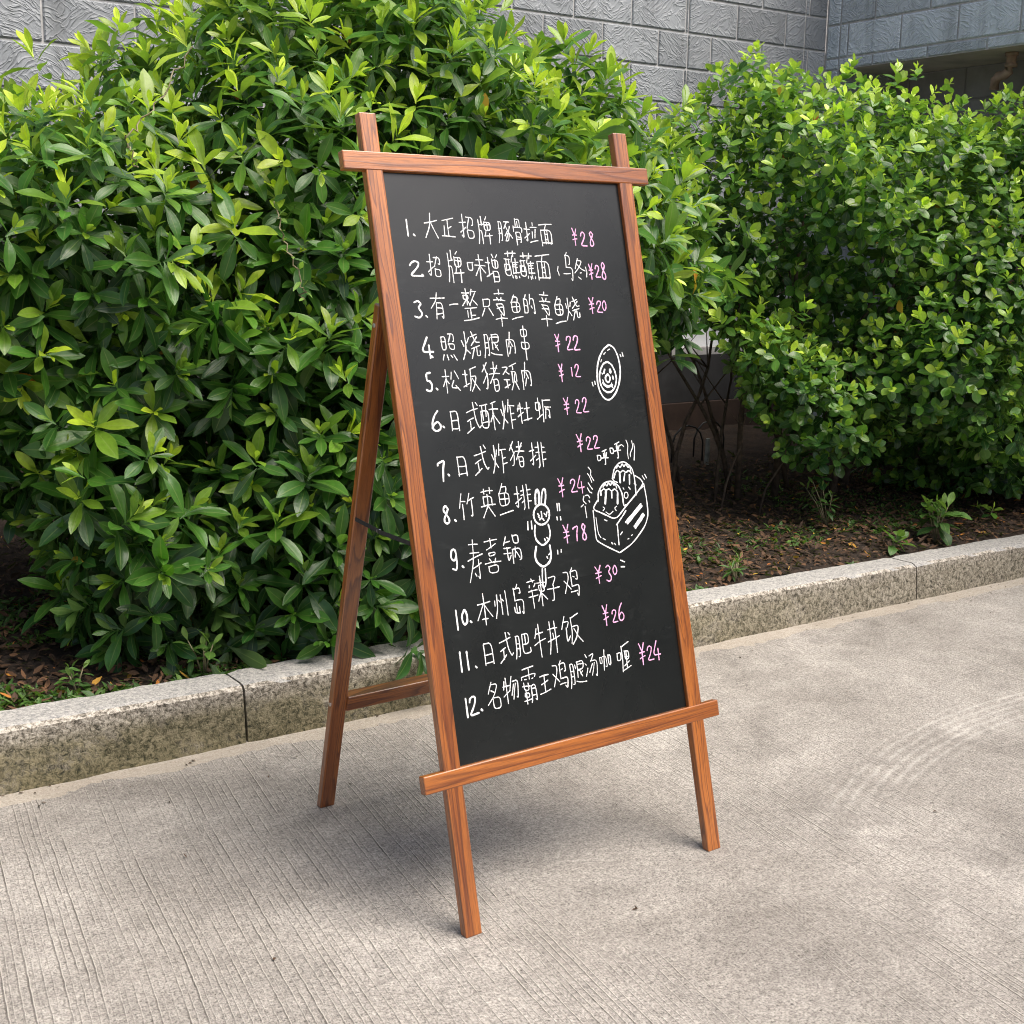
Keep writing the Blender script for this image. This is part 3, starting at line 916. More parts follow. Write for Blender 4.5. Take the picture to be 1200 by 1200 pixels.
# ------------------------------------------------------------------ easel
EYAW, ELEAN = 0.6288, 0.2473
E0 = Vector((0.2124, 2.6242, 0))
EU = Vector((math.cos(EYAW), math.sin(EYAW), 0))
EB = Vector((-math.sin(EYAW), math.cos(EYAW), 0))
EV = EB * math.sin(ELEAN) + Vector((0, 0, math.cos(ELEAN)))
EN = -EB * math.cos(ELEAN) + Vector((0, 0, math.sin(ELEAN)))
def ep(u, v, d):
    return E0 + EU * u + EV * v + EN * d
easel = root('menu_easel', Matrix.Translation(E0) @ Matrix.Rotation(EYAW, 4, 'Z'),
             label='brown wooden A-frame easel holding a black menu board with handwritten prices', cat='easel')

def bar(name, p0, p1, wdir, width, thick, bev=0.0025, trim=None):
    """a planed batten from p0 to p1 (centre line); wdir = direction of its width. local z = length"""
    z = (p1 - p0).normalized()
    x = (wdir - z * wdir.dot(z)).normalized()
    y = z.cross(x)
    M = Matrix((x, y, z)).transposed().to_4x4()
    M.translation = p0
    L = (p1 - p0).length
    bm = bmesh.new()
    add_box(bm, -width / 2, width / 2, -thick / 2, thick / 2, 0, L, 0)
    if trim:                              # cut the foot level with the ground
        for v in bm.verts:
            if v.co.z < 1e-6:
                w = M @ v.co
                v.co.z += (0.0 - w.z) / z.z
    bmesh.ops.bevel(bm, geom=bm.edges[:], offset=bev, segments=2, affect='EDGES', profile=0.5)
    return put(name, bm_mesh(bm, name), M_WOOD, M, easel)

T = 0.0205; WB = 0.04; H = 1.7091
bar('upright', ep(-0.3435, 0, -T / 2), ep(-0.3402, H, -T / 2), EU, WB, T, trim=True)
bar('upright', ep(0.3435, 0, -T / 2), ep(0.3402, H, -T / 2), EU, WB, T, trim=True)
bar('top_rail', ep(-0.4116, 1.6085, -T / 2 + 0.0012), ep(0.4116, 1.6085, -T / 2 + 0.0012), EV, 0.039, T, )
bar('bottom_rail', ep(-0.4145, 0.3268, -T / 2 + 0.0012), ep(0.4145, 0.3268, -T / 2 + 0.0012), EV, 0.038, T, )
# rear legs: hung behind the uprights, closing in slightly towards the ground
RB = 0.738
for sgn in (-1, 1):
    top = E0 + EU * (sgn * 0.338) + EV * 1.318 - EN * 0.034
    foot = E0 + EU * (sgn * 0.297) + EB * RB
    bar('rear_leg', foot, top, EU, WB, T, trim=True)
def rear(q, u):      # a point on the rear frame plane, q from foot to top
    top = EV * 1.318 - EN * 0.034
    foot = EB * RB
    return E0 + foot.lerp(top, q) + EU * u
q = 0.238
wz = (EV * 1.318 - EN * 0.034 - EB * RB).normalized()
hw = 0.297 + (0.338 - 0.297) * q - WB / 2 + 0.001
bar('stretcher', rear(q, -hw), rear(q, hw), wz, 0.040, 0.030)
# screws on the left rear leg and upright
SMx = lambda p, d: (Matrix.Translation(p) @ d.to_track_quat('Z', 'Y').to_matrix().to_4x4())
for p, d in ((rear(0.965, -0.338 - WB / 2 + 0.0015), -EU), (rear(0.238, -0.307 - WB / 2), -EU),
             (rear(0.965, 0.338 + WB / 2 - 0.0015), EU), (rear(0.238, 0.307 + WB / 2), EU)):
    bm = bmesh.new()
    add_tube(bm, [(0, 0, -0.002), (0, 0, 0.0016), (0, 0, 0.0022)], [0.0048, 0.0048, 0.0032], 12)
    put('screw', bm_mesh(bm, 'screw', False), M_SCREW, SMx(p, d), easel)
# folding stay on each side: two dark links riveted together
for sgn in (-1, 1):
    a = rear(0.619, sgn * (0.322 + 0.017)) + EN * (T / 2 + 0.002)
    c = ep(sgn * 0.351, 0.815, -T - 0.003)
    bm = bmesh.new()
    def link(p0, p1, w, th):
        z = (p1 - p0); L = z.length; z.normalize()
        x = EU; y = z.cross(x).normalized(); x = y.cross(z)
        for e in ((0, 0),):
            vs = []
            for (i, j, k) in [(i, j, k) for i in (-1, 1) for j in (-1, 1) for k in (0, 1)]:
                vs.append(bm.verts.new(p0 + x * i * th / 2 + y * j * w / 2 + z * L * k))
            for qd in [(0, 1, 3, 2), (4, 6, 7, 5), (0, 4, 5, 1), (2, 3, 7, 6), (0, 2, 6, 4), (1, 5, 7, 3)]:
                bm.faces.new([vs[i] for i in qd])
    mid = a.lerp(c, 0.42) - Vector((0, 0, 0.004)) 
    link(a, mid, 0.009, 0.002)
    link(mid + EU * sgn * 0.003, c + EU * sgn * 0.003, 0.009, 0.002)
    st = put('folding_stay', bm_mesh(bm, 'folding_stay'), M_STRAP, Matrix.Identity(4), easel)
    bm = bmesh.new()
    add_tube(bm, [(0, 0, -0.003), (0, 0, 0.004)], 0.0042, 10)
    put('rivet', bm_mesh(bm, 'rivet'), M_SCREW, SMx(mid, EU * sgn), st)

# the board itself, let in behind the front edge of the frame
BD = -0.0095
bu = 0.3225
bv0, bv1 = 0.3468, 1.5885
MBd = Matrix((EU, EV, EN)).transposed().to_4x4(); MBd.translation = ep(0, 0, BD)
bm = bmesh.new()
add_box(bm, -bu - 0.004 + 0.0045, bu + 0.004 - 0.0045, bv0, bv1, -0.006, 0.0)
board = put('chalkboard', bm_mesh(bm, 'chalkboard'), M_BOARD, MBd, easel)

# ------------------------------------------------------------------ writing on the board (tenths of a millimetre on the board's own plane)
GLYPH = {"大":"04a3 50450a 5476aa","正":"11a0 5159 5584 2429 09a9","招":"0343 202918 0745 51919484 7155 5696995956","牌":"11160a 3033 1343 15353a 7061 5292955552 7275 5393 6557 47a7 868a","豚":"11170a 11313929 1434 1636 5191 7154 63867969 7557 7659 9385 75a8","骨":"3033 307073 5153 1315 139385 353a 35757969 3777 3878","拉":"0343 202918 0745 7071 52a2 6467 9387 49a8","面":"01a0 5143 131a 13939989 4349 6369 4565 4767 1999","味":"03063633 0333 5292 44a4 707a 7448 74a7","增":"0333 2128 0847 5061 9081 5292955552 7275 565a 56969a5a 5898","蘸":"1191 3032 7072 0343 0509494505 1317 3337 0747 6254 6468 8388 64a4 6595 6696 68a8 595a 797a 898a a9aa","乌":"5041 31717464 3135 35958a79 0767","冬":"4015 31815407 3365a6 5767 395a","有":"02a2 504306 443a 44848a79 4686 4888","一":"0544a4","整":"0151 1213434212 3035 3305 3355 7062 61a1 9155 73a5 1696 5659 5888 3739 0aa9","只":"2125 21817525 360a 669a","章":"5051 1191 3243 7263 03a3 2484877724 2585 08a8 575a","鱼":"4013 317163 1383871713 5357 1585 0aa9","的":"2012 0208 02323808 0535 6054 62929988 6576","烧":"0315 4234 20260a 2648 5291 6084a4 9255 56a5 765a 8689a9a7","照":"0106363101 0333 50909383 7053 5494966654 180a 384a 6879 88aa","腿":"11170a 11313929 1434 1636 51919454 5157 5292 6487 8576 4869a9 4243","肉":"131a 13939989 5036 5476 5639","串":"2181832321 1595971715 505a","松":"0343 202a 2407 2446 6154 81a4 755898 87a9","坂":"0333 2128 0847 9051 51564a 5494785a 6588aa","猪":"3003 11352919 3407 5292 7074 44a4 9147 666a9a9666 6898","颈":"014104 2344 0646 2629 0948 51a0 7172 6367 639397 84775a 87aa","日":"101a 10909a 1595 1999","式":"1392 607699a8 8091 1655 3639 0a58","酥":"0141 0309494303 1116 3135 0747 9061 53a3 717a 7457 74a8","炸":"0315 4234 20260a 2648 6054 62a2 727a 7595 77a7","牡":"1104 0343 202a 0745 5393 7079 49a8","蛎":"0205353202 2028 0947 51a1 51564a 64a4 75959988 7469","排":"0333 202918 0745 60695a 4262 4464 4766 808a 82a2 84a4 87a7","竹":"2005 1343 242a 7054 63a2 838979","英":"1191 3032 7072 2326 238386 06a6 52561a 569a","寿":"2181 2383 05a4 50450a 3796 757a69 4859","喜":"1191 5053 2382 3474753534 3647 7667 07a7 28888a2a28","锅":"2003 1242 0444 242947 0646 6090936360 555a 55a5a999 7468 7698","本":"1393 505a 5308 53a8 3878","州":"0305 21260a 3344 5159 6374 909a","岛":"5041 2125 21717363 25958a79 171959 3639 5759","辣":"2031 0141 1213 4233 0454 0656 242a 52a2 6393956563 707a 7558 75a8","子":"218154 545939 05a5","鸡":"01313308 0447 6051 51919484 5156 6373 56a69a89 4888","肥":"11170a 11313929 1434 1636 51919555 7175 5159a9a7","牛":"3114 2383 06a5 505a","丼":"1292 06a5 30361a 707a 5455","饭":"2004 124234 242947 9051 51564a 5494785a 6588aa","名":"4014 31815508 3354 464a9a9646","物":"1104 0343 202a 0745 6045 62a29988 7357 8369","霸":"1090 0203 02a293 5053 2333 7383 0555 14164644 1747481817 0959 262a 65695a 65959a89 6696 6898","王":"1191 2584 0aa9 5159","汤":"1122 0415 0926 428154 54a49a89 6538 8559","咖":"0306262303 33636958 50463a 8388a8a383","喱":"0306363303 41a0 41463a 6366969363 6595 7379 5897 4aa9","呼":"0306363303 9051 6264 9284 45a5 717969","1":"505a","2":"1321508183560aaa","3":"1150824487794a09","4":"6007a7 747a","5":"8020246496894a09","6":"703206194a8997652608","7":"020190645a","8":"8250224487895a29276482","9":"83653513307082876a29","0":"5013174a88947050","¥":"1054 9054 545a 1494 1796","(":"6035566a",")":"4075754a"}
LINES = [[["1",-2748,14731,69,-2,-1,-330],[".",-2600,14583],["大",-2158,14795,313,-7,-1,-547],["正",-1735,14742,319,-7,-1,-429],["招",-1231,14762,377,-8,-1,-558],["牌",-779,14715,367,-8,-1,-594],["豚",-250,14709,375,-8,-1,-522],["骨",117,14694,308,-6,-1,-589],["拉",467,14668,349,-7,-1,-481],["面",896,14650,355,-7,-1,-502]],[["2",-2681,13872,296,-4,-1,-316],[".",-2520,13731],["招",-2198,13913,347,-5,-1,-516],["牌",-1676,13915,406,-5,-1,-676],["味",-1127,13885,450,-6,-1,-590],["增",-695,13886,352,-4,-1,-611],["蘸",-183,13966,359,-5,-1,-617],["蘸",241,13936,384,-5,-1,-575],["面",694,13905,391,-5,-1,-596],["(",1105,13825,114,-1,0,-211],["乌",1406,13907,287,-4,-1,-686],["冬",1733,13875,310,-4,-1,-461],[")",1918,13803,78,-1,0,-231]],[["3",-2725,13010,227,-1,-1,-360],[".",-2556,12857],["有",-2238,13078,348,-1,-1,-561],["一",-1841,13088,219,-1,0,-184],["整",-1421,13082,377,-2,-1,-695],["只",-980,13044,315,-1,-1,-405],["章",-637,13008,301,-1,-2,-784],["鱼",-201,13017,307,-1,-1,-554],["的",175,13043,311,-1,-1,-510],["章",601,12972,298,-1,-2,-772],["鱼",999,12934,303,-1,-1,-616],["烧",1372,12960,384,-2,-1,-506]],[["4",-2657,12197,281,2,-1,-451],[".",-2553,12004],["照",-2107,12194,352,2,-1,-563],["烧",-1540,12206,446,2,-1,-585],["腿",-982,12203,456,2,-1,-561],["肉",-487,12203,269,1,-1,-519],["串",-96,12222,255,1,-1,-745]],[["5",-2711,11463,159,2,-1,-391],[".",-2539,11319],["松",-2166,11466,402,5,-1,-501],["坂",-1654,11488,394,5,-1,-507],["猪",-1111,11508,438,5,-1,-637],["颈",-602,11484,375,4,-1,-565],["肉",-174,11496,273,3,-1,-570]],[["6",-2652,10633,248,6,-1,-421],[".",-2494,10510],["日",-2198,10617,219,5,-1,-410],["式",-1731,10648,377,8,-1,-629],["酥",-1283,10665,454,9,-1,-619],["炸",-803,10665,374,7,-1,-625],["牡",-353,10684,363,6,-1,-442],["蛎",171,10715,407,6,-1,-526]],[["7",-2671,9596,196,7,-1,-421],[".",-2527,9493],["日",-2169,9649,254,8,-1,-410],["式",-1672,9738,380,11,-1,-599],["炸",-1188,9728,387,11,-1,-605],["猪",-704,9782,377,10,-1,-580],["排",-150,9720,422,10,-1,-554]],[["8",-2719,8670,196,9,-1,-390],[".",-2510,8526],["竹",-2169,8792,391,16,-1,-547],["英",-1634,8813,365,14,-1,-630],["鱼",-1179,8843,354,13,-1,-667],["排",-705,8826,433,15,-1,-533]],[["9",-2664,7701,198,10,-1,-451],[".",-2474,7541],["寿",-2151,7635,376,19,-2,-836],["喜",-1702,7684,400,19,-1,-752],["锅",-1160,7739,445,20,-1,-605]],[["1",-2797,6459,86,6,-1,-390],["0",-2598,6473,163,10,-1,-316],[".",-2453,6369],["本",-2081,6575,396,24,-1,-654],["州",-1630,6614,333,19,-1,-538],["岛",-1173,6639,322,18,-1,-667],["辣",-638,6733,493,25,-1,-643],["子",-201,6765,334,16,-1,-633],["鸡",326,6802,417,19,-1,-656]],[["1",-2835,5581,90,7,-1,-419],["1",-2663,5580,91,7,-1,-391],[".",-2473,5411],["日",-2122,5623,259,18,-1,-456],["式",-1665,5698,352,23,-1,-599],["肥",-1216,5669,412,26,-1,-527],["牛",-751,5685,311,19,-1,-735],["丼",-376,5701,315,18,-1,-678],["饭",157,5789,530,29,-1,-638]],[["1",-2838,4607,101,8,-1,-389],["2",-2668,4634,219,18,-1,-391],[".",-2472,4499],["名",-2116,4739,347,27,-1,-578],["物",-1663,4776,407,30,-1,-553],["霸",-1170,4776,379,26,-1,-760],["王",-768,4749,293,20,-1,-407],["鸡",-320,4840,392,25,-1,-631],["腿",157,4817,456,28,-1,-574],["汤",565,4936,348,20,-1,-611],["咖",983,4960,314,17,-1,-454],["喱",1528,4930,381,20,-1,-622]]]
PRICES = [[["¥",1711,14615,145,-3,-1,-378],["2",1954,14569,168,-3,-1,-314],["8",2200,14573,161,-3,-1,-365]],[["¥",2059,13810,135,-2,-1,-348],["2",2252,13820,149,-2,-1,-282],["8",2433,13827,163,-2,-1,-400]],[["¥",1946,13017,169,-1,-1,-380],["2",2164,12997,170,-1,-1,-265],["0",2320,13011,137,-1,0,-233]],[["¥",815,12194,142,0,-1,-388],["2",1140,12183,173,0,-1,-309],["2",1345,12177,174,0,-1,-326]],[["¥",805,11516,130,1,-1,-388],["1",1112,11518,41,0,0,-195],["2",1269,11544,145,1,-1,-293]],[["¥",833,10755,155,2,-1,-372],["2",1154,10736,157,2,-1,-309],["2",1365,10756,159,2,-1,-327]],[["¥",1076,9896,174,3,-1,-390],["2",1334,9876,167,3,-1,-294],["2",1546,9893,169,3,-1,-295]],[["¥",390,8939,178,5,-1,-416],["2",726,8955,185,5,-1,-290],["4",925,8969,207,6,-1,-388]],[["¥",356,7902,179,7,-1,-416],["7",637,7885,164,6,-1,-322],["8",855,7892,166,6,-1,-388]],[["¥",1113,6887,189,8,-1,-374],["3",1423,6878,179,7,-1,-392],["0",1604,6919,137,5,0,-213]],[["¥",1164,5953,169,8,-1,-455],["2",1417,5898,162,8,-1,-278],["6",1629,5947,172,8,-1,-394]],[["¥",2084,4900,185,9,-1,-497],["2",2324,4892,187,9,-1,-333],["4",2526,4908,233,11,-1,-468]]]
PUFF = [["呼",1690,9497,316,7,-1,-378],["呼",2088,9630,321,6,-1,-414]]
DRAWINGS = {"egg":[[26,[2307,12100],[2438,12036],[2524,11853],[2555,11651],[2543,11431],[2460,11174],[2336,10981],[2170,10841],[2050,10818],[1934,10884],[1847,11047],[1823,11206],[1831,11404],[1883,11639],[1980,11833],[2124,12007],[2307,12100]],[26,[2189,11706],[2306,11641],[2382,11478],[2403,11297],[2334,11121],[2211,11008],[2081,10995],[1964,11060],[1898,11203],[1899,11401],[1971,11556],[2067,11671],[2189,11706]],[26,[2153,11419],[2217,11346],[2190,11258],[2132,11221],[2077,11273],[2070,11353],[2153,11419]],[26,[2082,11531],[2041,11444]],[26,[2293,11362],[2300,11302]],[45,[2241,11514],[2242,11460]],[45,[1990,11218],[2033,11166],[2115,11122],[2237,11156]],[17,[2308,11996],[2247,11973]],[17,[2167,11926],[2116,11884]],[17,[2024,11762],[1998,11713]],[17,[2604,11860],[2624,11809]],[17,[2672,11908],[2688,11816]],[17,[1661,11254],[1677,11170]],[17,[1740,11274],[1748,11200]],[17,[1985,11456],[1995,11426]],[17,[1983,11297],[1992,11257]],[17,[2232,11206],[2241,11106]]],"skewer":[[30,[-383,8652],[-362,8854],[-313,8960],[-267,8956],[-254,8844],[-287,8642]],[30,[-229,8635],[-179,8868],[-115,8972],[-71,8952],[-77,8794],[-135,8610]],[30,[-62,8319],[-108,8253],[-172,8207],[-246,8184],[-322,8189],[-390,8220],[-442,8274],[-471,8343],[-475,8420],[-454,8496],[-408,8561],[-345,8608],[-271,8631],[-195,8627],[-127,8596],[-74,8543],[-44,8473],[-40,8395],[-62,8319]],[30,[-471,8188],[-514,8020],[-493,7861],[-340,7716],[-146,7819],[-79,7985],[-109,8163]],[30,[-516,7722],[-586,7526],[-552,7380],[-397,7250],[-206,7335],[-134,7484],[-145,7708]],[22,[-429,7223],[-469,6976],[-473,6788],[-381,6869],[-352,7212]],[22,[-360,8438],[-328,8393]],[22,[-256,8471],[-258,8338],[-324,8298]],[22,[-185,8425],[-151,8390]],[22,[-102,8448],[-137,8356]],[22,[-239,8311],[-213,8276]],[22,[-351,8374],[-328,8346]],[20,[-657,8288],[-676,8118]],[20,[-559,8293],[-567,8121]],[20,[203,8606],[196,8448]],[20,[262,8600],[256,8441]],[20,[154,8309],[155,8245]],[20,[252,8298],[253,8234]],[20,[52,7572],[47,7493]],[20,[152,7576],[144,7522]],[20,[-264,7871],[-244,7824]],[20,[-194,7888],[-172,7854]],[20,[-263,7469],[-249,7436]],[20,[-205,7509],[-161,7535]]],"box":[[20,[1361,8551],[1185,8374],[1477,8239],[1828,8059],[2177,8335],[2525,8582],[2806,8806],[2717,8932],[2577,9012]],[20,[1200,8340],[1180,7724],[1207,7639],[1435,7497],[1806,7303]],[20,[1856,7973],[1837,7712],[1824,7482]],[20,[1827,7301],[2244,7464],[2678,7813],[2824,8066],[2836,8467],[2806,8806]],[20,[1830,7943],[2056,8133],[2160,8237]],[20,[1379,8533],[1415,8742],[1592,8921],[1812,8966],[2027,8847],[2121,8639],[2113,8342],[2183,8368]],[20,[1884,9009],[1962,9217],[2135,9351],[2311,9369],[2503,9219],[2553,8997],[2531,8565]],[20,[1884,9009],[1916,8950],[2016,8908]],[15,[1255,8171],[1257,7813],[1323,7707]],[15,[1382,7684],[1439,7644]],[15,[1971,7762],[1905,7704]],[15,[1502,8390],[1551,8352],[1489,8309]],[15,[1902,8364],[1832,8332],[1873,8268]],[15,[1566,8268],[1659,8192],[1777,8262]],[15,[2674,8685],[2781,8742]],[15,[2516,8834],[2570,8795]],[15,[1495,8096],[1565,8065]],[15,[1615,7557],[1643,7521]],[15,[1695,7531],[1723,7495]],[15,[2232,7648],[2261,7662]],[15,[2112,7580],[2144,7589]],[15,[2283,8562],[2255,8528],[2218,8517],[2185,8533],[2169,8571],[2176,8616],[2203,8650],[2241,8661],[2274,8644],[2290,8606],[2283,8562]],[15,[2338,8768],[2373,8714]],[15,[2165,8768],[2185,8733]],[34,[1643,8720],[1578,8464]],[34,[1984,8669],[1942,8426]],[26,[1813,8719],[1796,8573]],[26,[1490,8767],[1485,8663]],[26,[2123,9103],[2101,8900]],[26,[2272,9090],[2218,8929]],[26,[2408,9044],[2377,8840]],[26,[1972,9100],[1933,9021]],[21,[1579,8841],[1655,8916],[1686,8847],[1764,8932],[1793,8853],[1870,8928],[1898,8843],[1948,8888],[1974,8786]],[21,[1524,8764],[1594,8806],[1648,8752],[1740,8792],[1813,8719],[1908,8776],[1981,8703]],[21,[2052,9242],[2105,9304],[2158,9233],[2240,9332],[2267,9240],[2345,9316],[2393,9212],[2444,9258],[2468,9139]],[21,[1990,9132],[2065,9191],[2138,9118],[2235,9176],[2309,9103],[2406,9161],[2478,9071]],[30,[2114,7971],[2311,8105],[2636,8337]],[30,[2161,7939],[2350,8077],[2659,8291]],[30,[2353,7844],[2506,7967],[2663,8110]],[30,[2382,7807],[2536,7937],[2692,8073]],[15,[2439,9858],[2483,9738],[2434,9575],[2443,9424]],[15,[2608,9829],[2629,9693],[2514,9535],[2511,9469]],[15,[2662,9758],[2669,9623],[2609,9377]],[15,[2224,9742],[2293,9769],[2349,9715]],[15,[1221,9331],[1290,9244],[1253,9149],[1334,9011]],[15,[1177,9189],[1227,9119],[1267,8985]],[15,[1162,8979],[1210,8893],[1261,8823]],[15,[1123,8868],[1168,8767],[1227,8744]],[15,[868,8457],[946,8503]],[15,[984,8461],[990,8201]],[15,[990,8693],[944,8594],[1022,8515]],[15,[1032,8699],[1116,8707],[1146,8639]],[15,[1115,8577],[1134,8542]],[15,[2794,8992],[2845,8903]],[15,[2874,9018],[2916,8930]],[24,[1818,7121],[1917,7075]],[24,[1805,6974],[1898,6962]]]}

def hexpt(s):
    return [('0123456789a'.index(s[i]), '0123456789a'.index(s[i + 1])) for i in range(0, len(s), 2)]
def chaikin(p, n):
    for _ in range(n):
        q = [p[0]]
        for a, b in zip(p[:-1], p[1:]):
            q += [(a[0] * .8 + b[0] * .2, a[1] * .8 + b[1] * .2), (a[0] * .2 + b[0] * .8, a[1] * .2 + b[1] * .8)]
        q.append(p[-1]); p = q
    return p
wr = random.Random(31)
def ink(bm, pts, w):
    """a low rounded bead of chalk marker along pts (metres on the board)"""
    P = [Vector((a, b, 0)) for a, b in pts]
    if len(P) == 2 and (P[1] - P[0]).length < 1e-6: return
    # resample long legs so that the width can waver
    Q = [P[0]]
    for a, b in zip(P[:-1], P[1:]):
        k = max(1, int((b - a).length / 0.006))
        Q += [a.lerp(b, (i + 1) / k) for i in range(k)]
    t0 = (Q[1] - Q[0]).normalized(); t1 = (Q[-1] - Q[-2]).normalized()
    Q = [Q[0] - t0 * w * .42, Q[0] - t0 * w * .25] + Q + [Q[-1] + t1 * w * .25, Q[-1] + t1 * w * .42]
    n = len(Q); rings = []
    base = wr.uniform(.86, 1.12); hh = 0.00035 + wr.uniform(0, 0.0002)
    for i, p in enumerate(Q):
        t = (Q[min(n - 1, i + 1)] - Q[max(0, i - 1)])
        t = t.normalized() if t.length > 1e-9 else t0
        s = Vector((-t.y, t.x, 0))
        f = .38 if i in (0, n - 1) else (.82 if i in (1, n - 2) else 1.0)
        f *= base * wr.uniform(.74, 1.16)
        prof = ((-1, -.0002), (-.86, hh * .7), (0, hh), (.86, hh * .7), (1, -.0002))
        rings.append([bm.verts.new(p + s * (w / 2 * f * a) + Vector((0, 0, z))) for a, z in prof])
    for a, b in zip(rings[:-1], rings[1:]):
        for j in range(4):
            bm.faces.new((a[j], a[j + 1], b[j + 1], b[j]))
    bm.faces.new(rings[0][::-1]); bm.faces.new(rings[-1])
def write(bm, it, w, heavy=1.3):
    g = it[0]
    cx, cy = it[1] / 1e4, it[2] / 1e4
    if g == '.':
        ink(bm, [(cx - .0012, cy + .0012), (cx + .0012, cy - .0012)], w * 1.75); return
    ex = (it[3] / 1e4, it[4] / 1e4); ey = (it[5] / 1e4, it[6] / 1e4)
    dig = g in '0123456789'
    for st in GLYPH[g].split():
        p = [((a - 5) / 10 + wr.uniform(-.025, .025), (b - 5) / 10 + wr.uniform(-.025, .025)) for a, b in hexpt(st)]
        if len(p) == 2 and not dig:      # a slight belly as the hand moves
            k = wr.uniform(-.02, .03)
            m = ((p[0][0] + p[1][0]) / 2 + (p[1][1] - p[0][1]) * k, (p[0][1] + p[1][1]) / 2 - (p[1][0] - p[0][0]) * k)
            p = [p[0], m, p[1]]
        p = chaikin(p, 2 if dig or len(p) > 2 else 0)
        ink(bm, [(cx + a * ex[0] + b * ey[0], cy + a * ex[1] + b * ey[1]) for a, b in p], w * (heavy if dig else 1.0))
for i, ln in enumerate(LINES):
    bm = bmesh.new()
    for it in ln: write(bm, it, .0026, 1.75)
    put('menu_line', bm_mesh(bm, 'menu_line'), M_CHALK, MBd, board)
for ln in PRICES:
    bm = bmesh.new()
    for it in ln: write(bm, it, .0030, 1.1)
    put('price', bm_mesh(bm, 'price'), M_PINK, MBd, board)
for key, nm in (('egg', 'egg_drawing'), ('skewer', 'dumpling_skewer_drawing'), ('box', 'snack_box_drawing')):
    bm = bmesh.new()
    for st in DRAWINGS[key]:
        ink(bm, chaikin([(a / 1e4, b / 1e4) for a, b in st[1:]], 2 if len(st) > 3 else 0), st[0] * .000172)
    if key == 'box':
        for it in PUFF: write(bm, it, .0030)
    put(nm, bm_mesh(bm, nm), M_CHALK, MBd, board)

# ------------------------------------------------------------------ bed: litter, ground cover, sprouts, small things
def bedz(s, n):
    return float(bed_z(np.array([s]), np.array([n]))[0])
rg = np.random.default_rng(5)
NL = 22000
Sx = rg.uniform(-2.6, 4.2, NL); Ny = 0.16 + rg.beta(1.1, 1.5, NL) * 1.7
P = np.stack([Sx, Ny, bed_z(Sx, Ny) + rg.uniform(0.002, 0.022, NL)], -1)
az = rg.uniform(0, 6.28, NL)
D_ = norm(np.stack([np.cos(az), np.sin(az), rg.normal(0, 0.22, NL)], -1))
Nn = np.stack([rg.normal(0, 0.35, NL), rg.normal(0, 0.35, NL), np.ones(NL)], -1)
Nn = norm(Nn - D_ * (Nn * D_).sum(-1, keepdims=True))
L = rg.uniform(0.012, 0.048, NL)
ag = rg.uniform(0, 1, NL); ag = np.where(rg.uniform(0, 1, NL) < 0.035, 2.0, ag)
lit = put('leaf_litter', leaves_mesh('leaf_litter', TPL_LITTER, P, D_, Nn, L, L * rg.uniform(0.25, 0.6, NL), rg.uniform(-0.9, 1.2, NL), ag, rg.uniform(0, 1, NL)), M_LITTER, KM)
tag(lit, 'brown fallen leaves scattered over the soil of the bed', 'leaf litter', kind='stuff')

# low weeds, thicker on the left and near the kerb
def weed_patch(n, smin, smax, nmin, nmax, hmin, hmax, seed, mask=None):
    r = np.random.default_rng(seed)
    s = r.uniform(smin, smax, n); y = nmin + (nmax - nmin) * r.beta(0.9, 1.7, n)
    k = vnoise(s, y, 6, seed) > -0.05
    s, y = s[k], y[k]; n = len(s)
    base = np.repeat(np.stack([s, y, bed_z(s, y)], -1), 5, 0)
    m = len(base)
    a = r.uniform(0, 6.28, m)
    d = norm(np.stack([np.cos(a), np.sin(a), r.uniform(0.2, 1.6, m)], -1))
    up = np.stack([np.zeros(m), np.zeros(m), np.ones(m)], -1) + r.normal(0, 0.2, (m, 3))
    nn = norm(up - d * (up * d).sum(-1, keepdims=True))
    L = r.uniform(hmin, hmax, m)
    return base, d, nn, L, L * r.uniform(0.18, 0.5, m), r.uniform(0.2, 1.3, m), r.uniform(0.1, 1, m), r.uniform(0, 1, m)
ps = [weed_patch(3200, -2.6, -0.2, 0.15, 1.5, 0.015, 0.055, 61), weed_patch(1000, 0.3, 2.2, 0.15, 0.9, 0.012, 0.045, 62), weed_patch(1300, 2.2, 4.0, 0.4, 1.6, 0.012, 0.04, 63)]
arr = [np.concatenate(k) for k in zip(*ps)]
gc = put('ground_cover', leaves_mesh('ground_cover', TPL_LITTER, *arr), M_LEAF_C, KM)
tag(gc, 'low green weeds growing through the leaf litter', 'ground cover', kind='stuff')

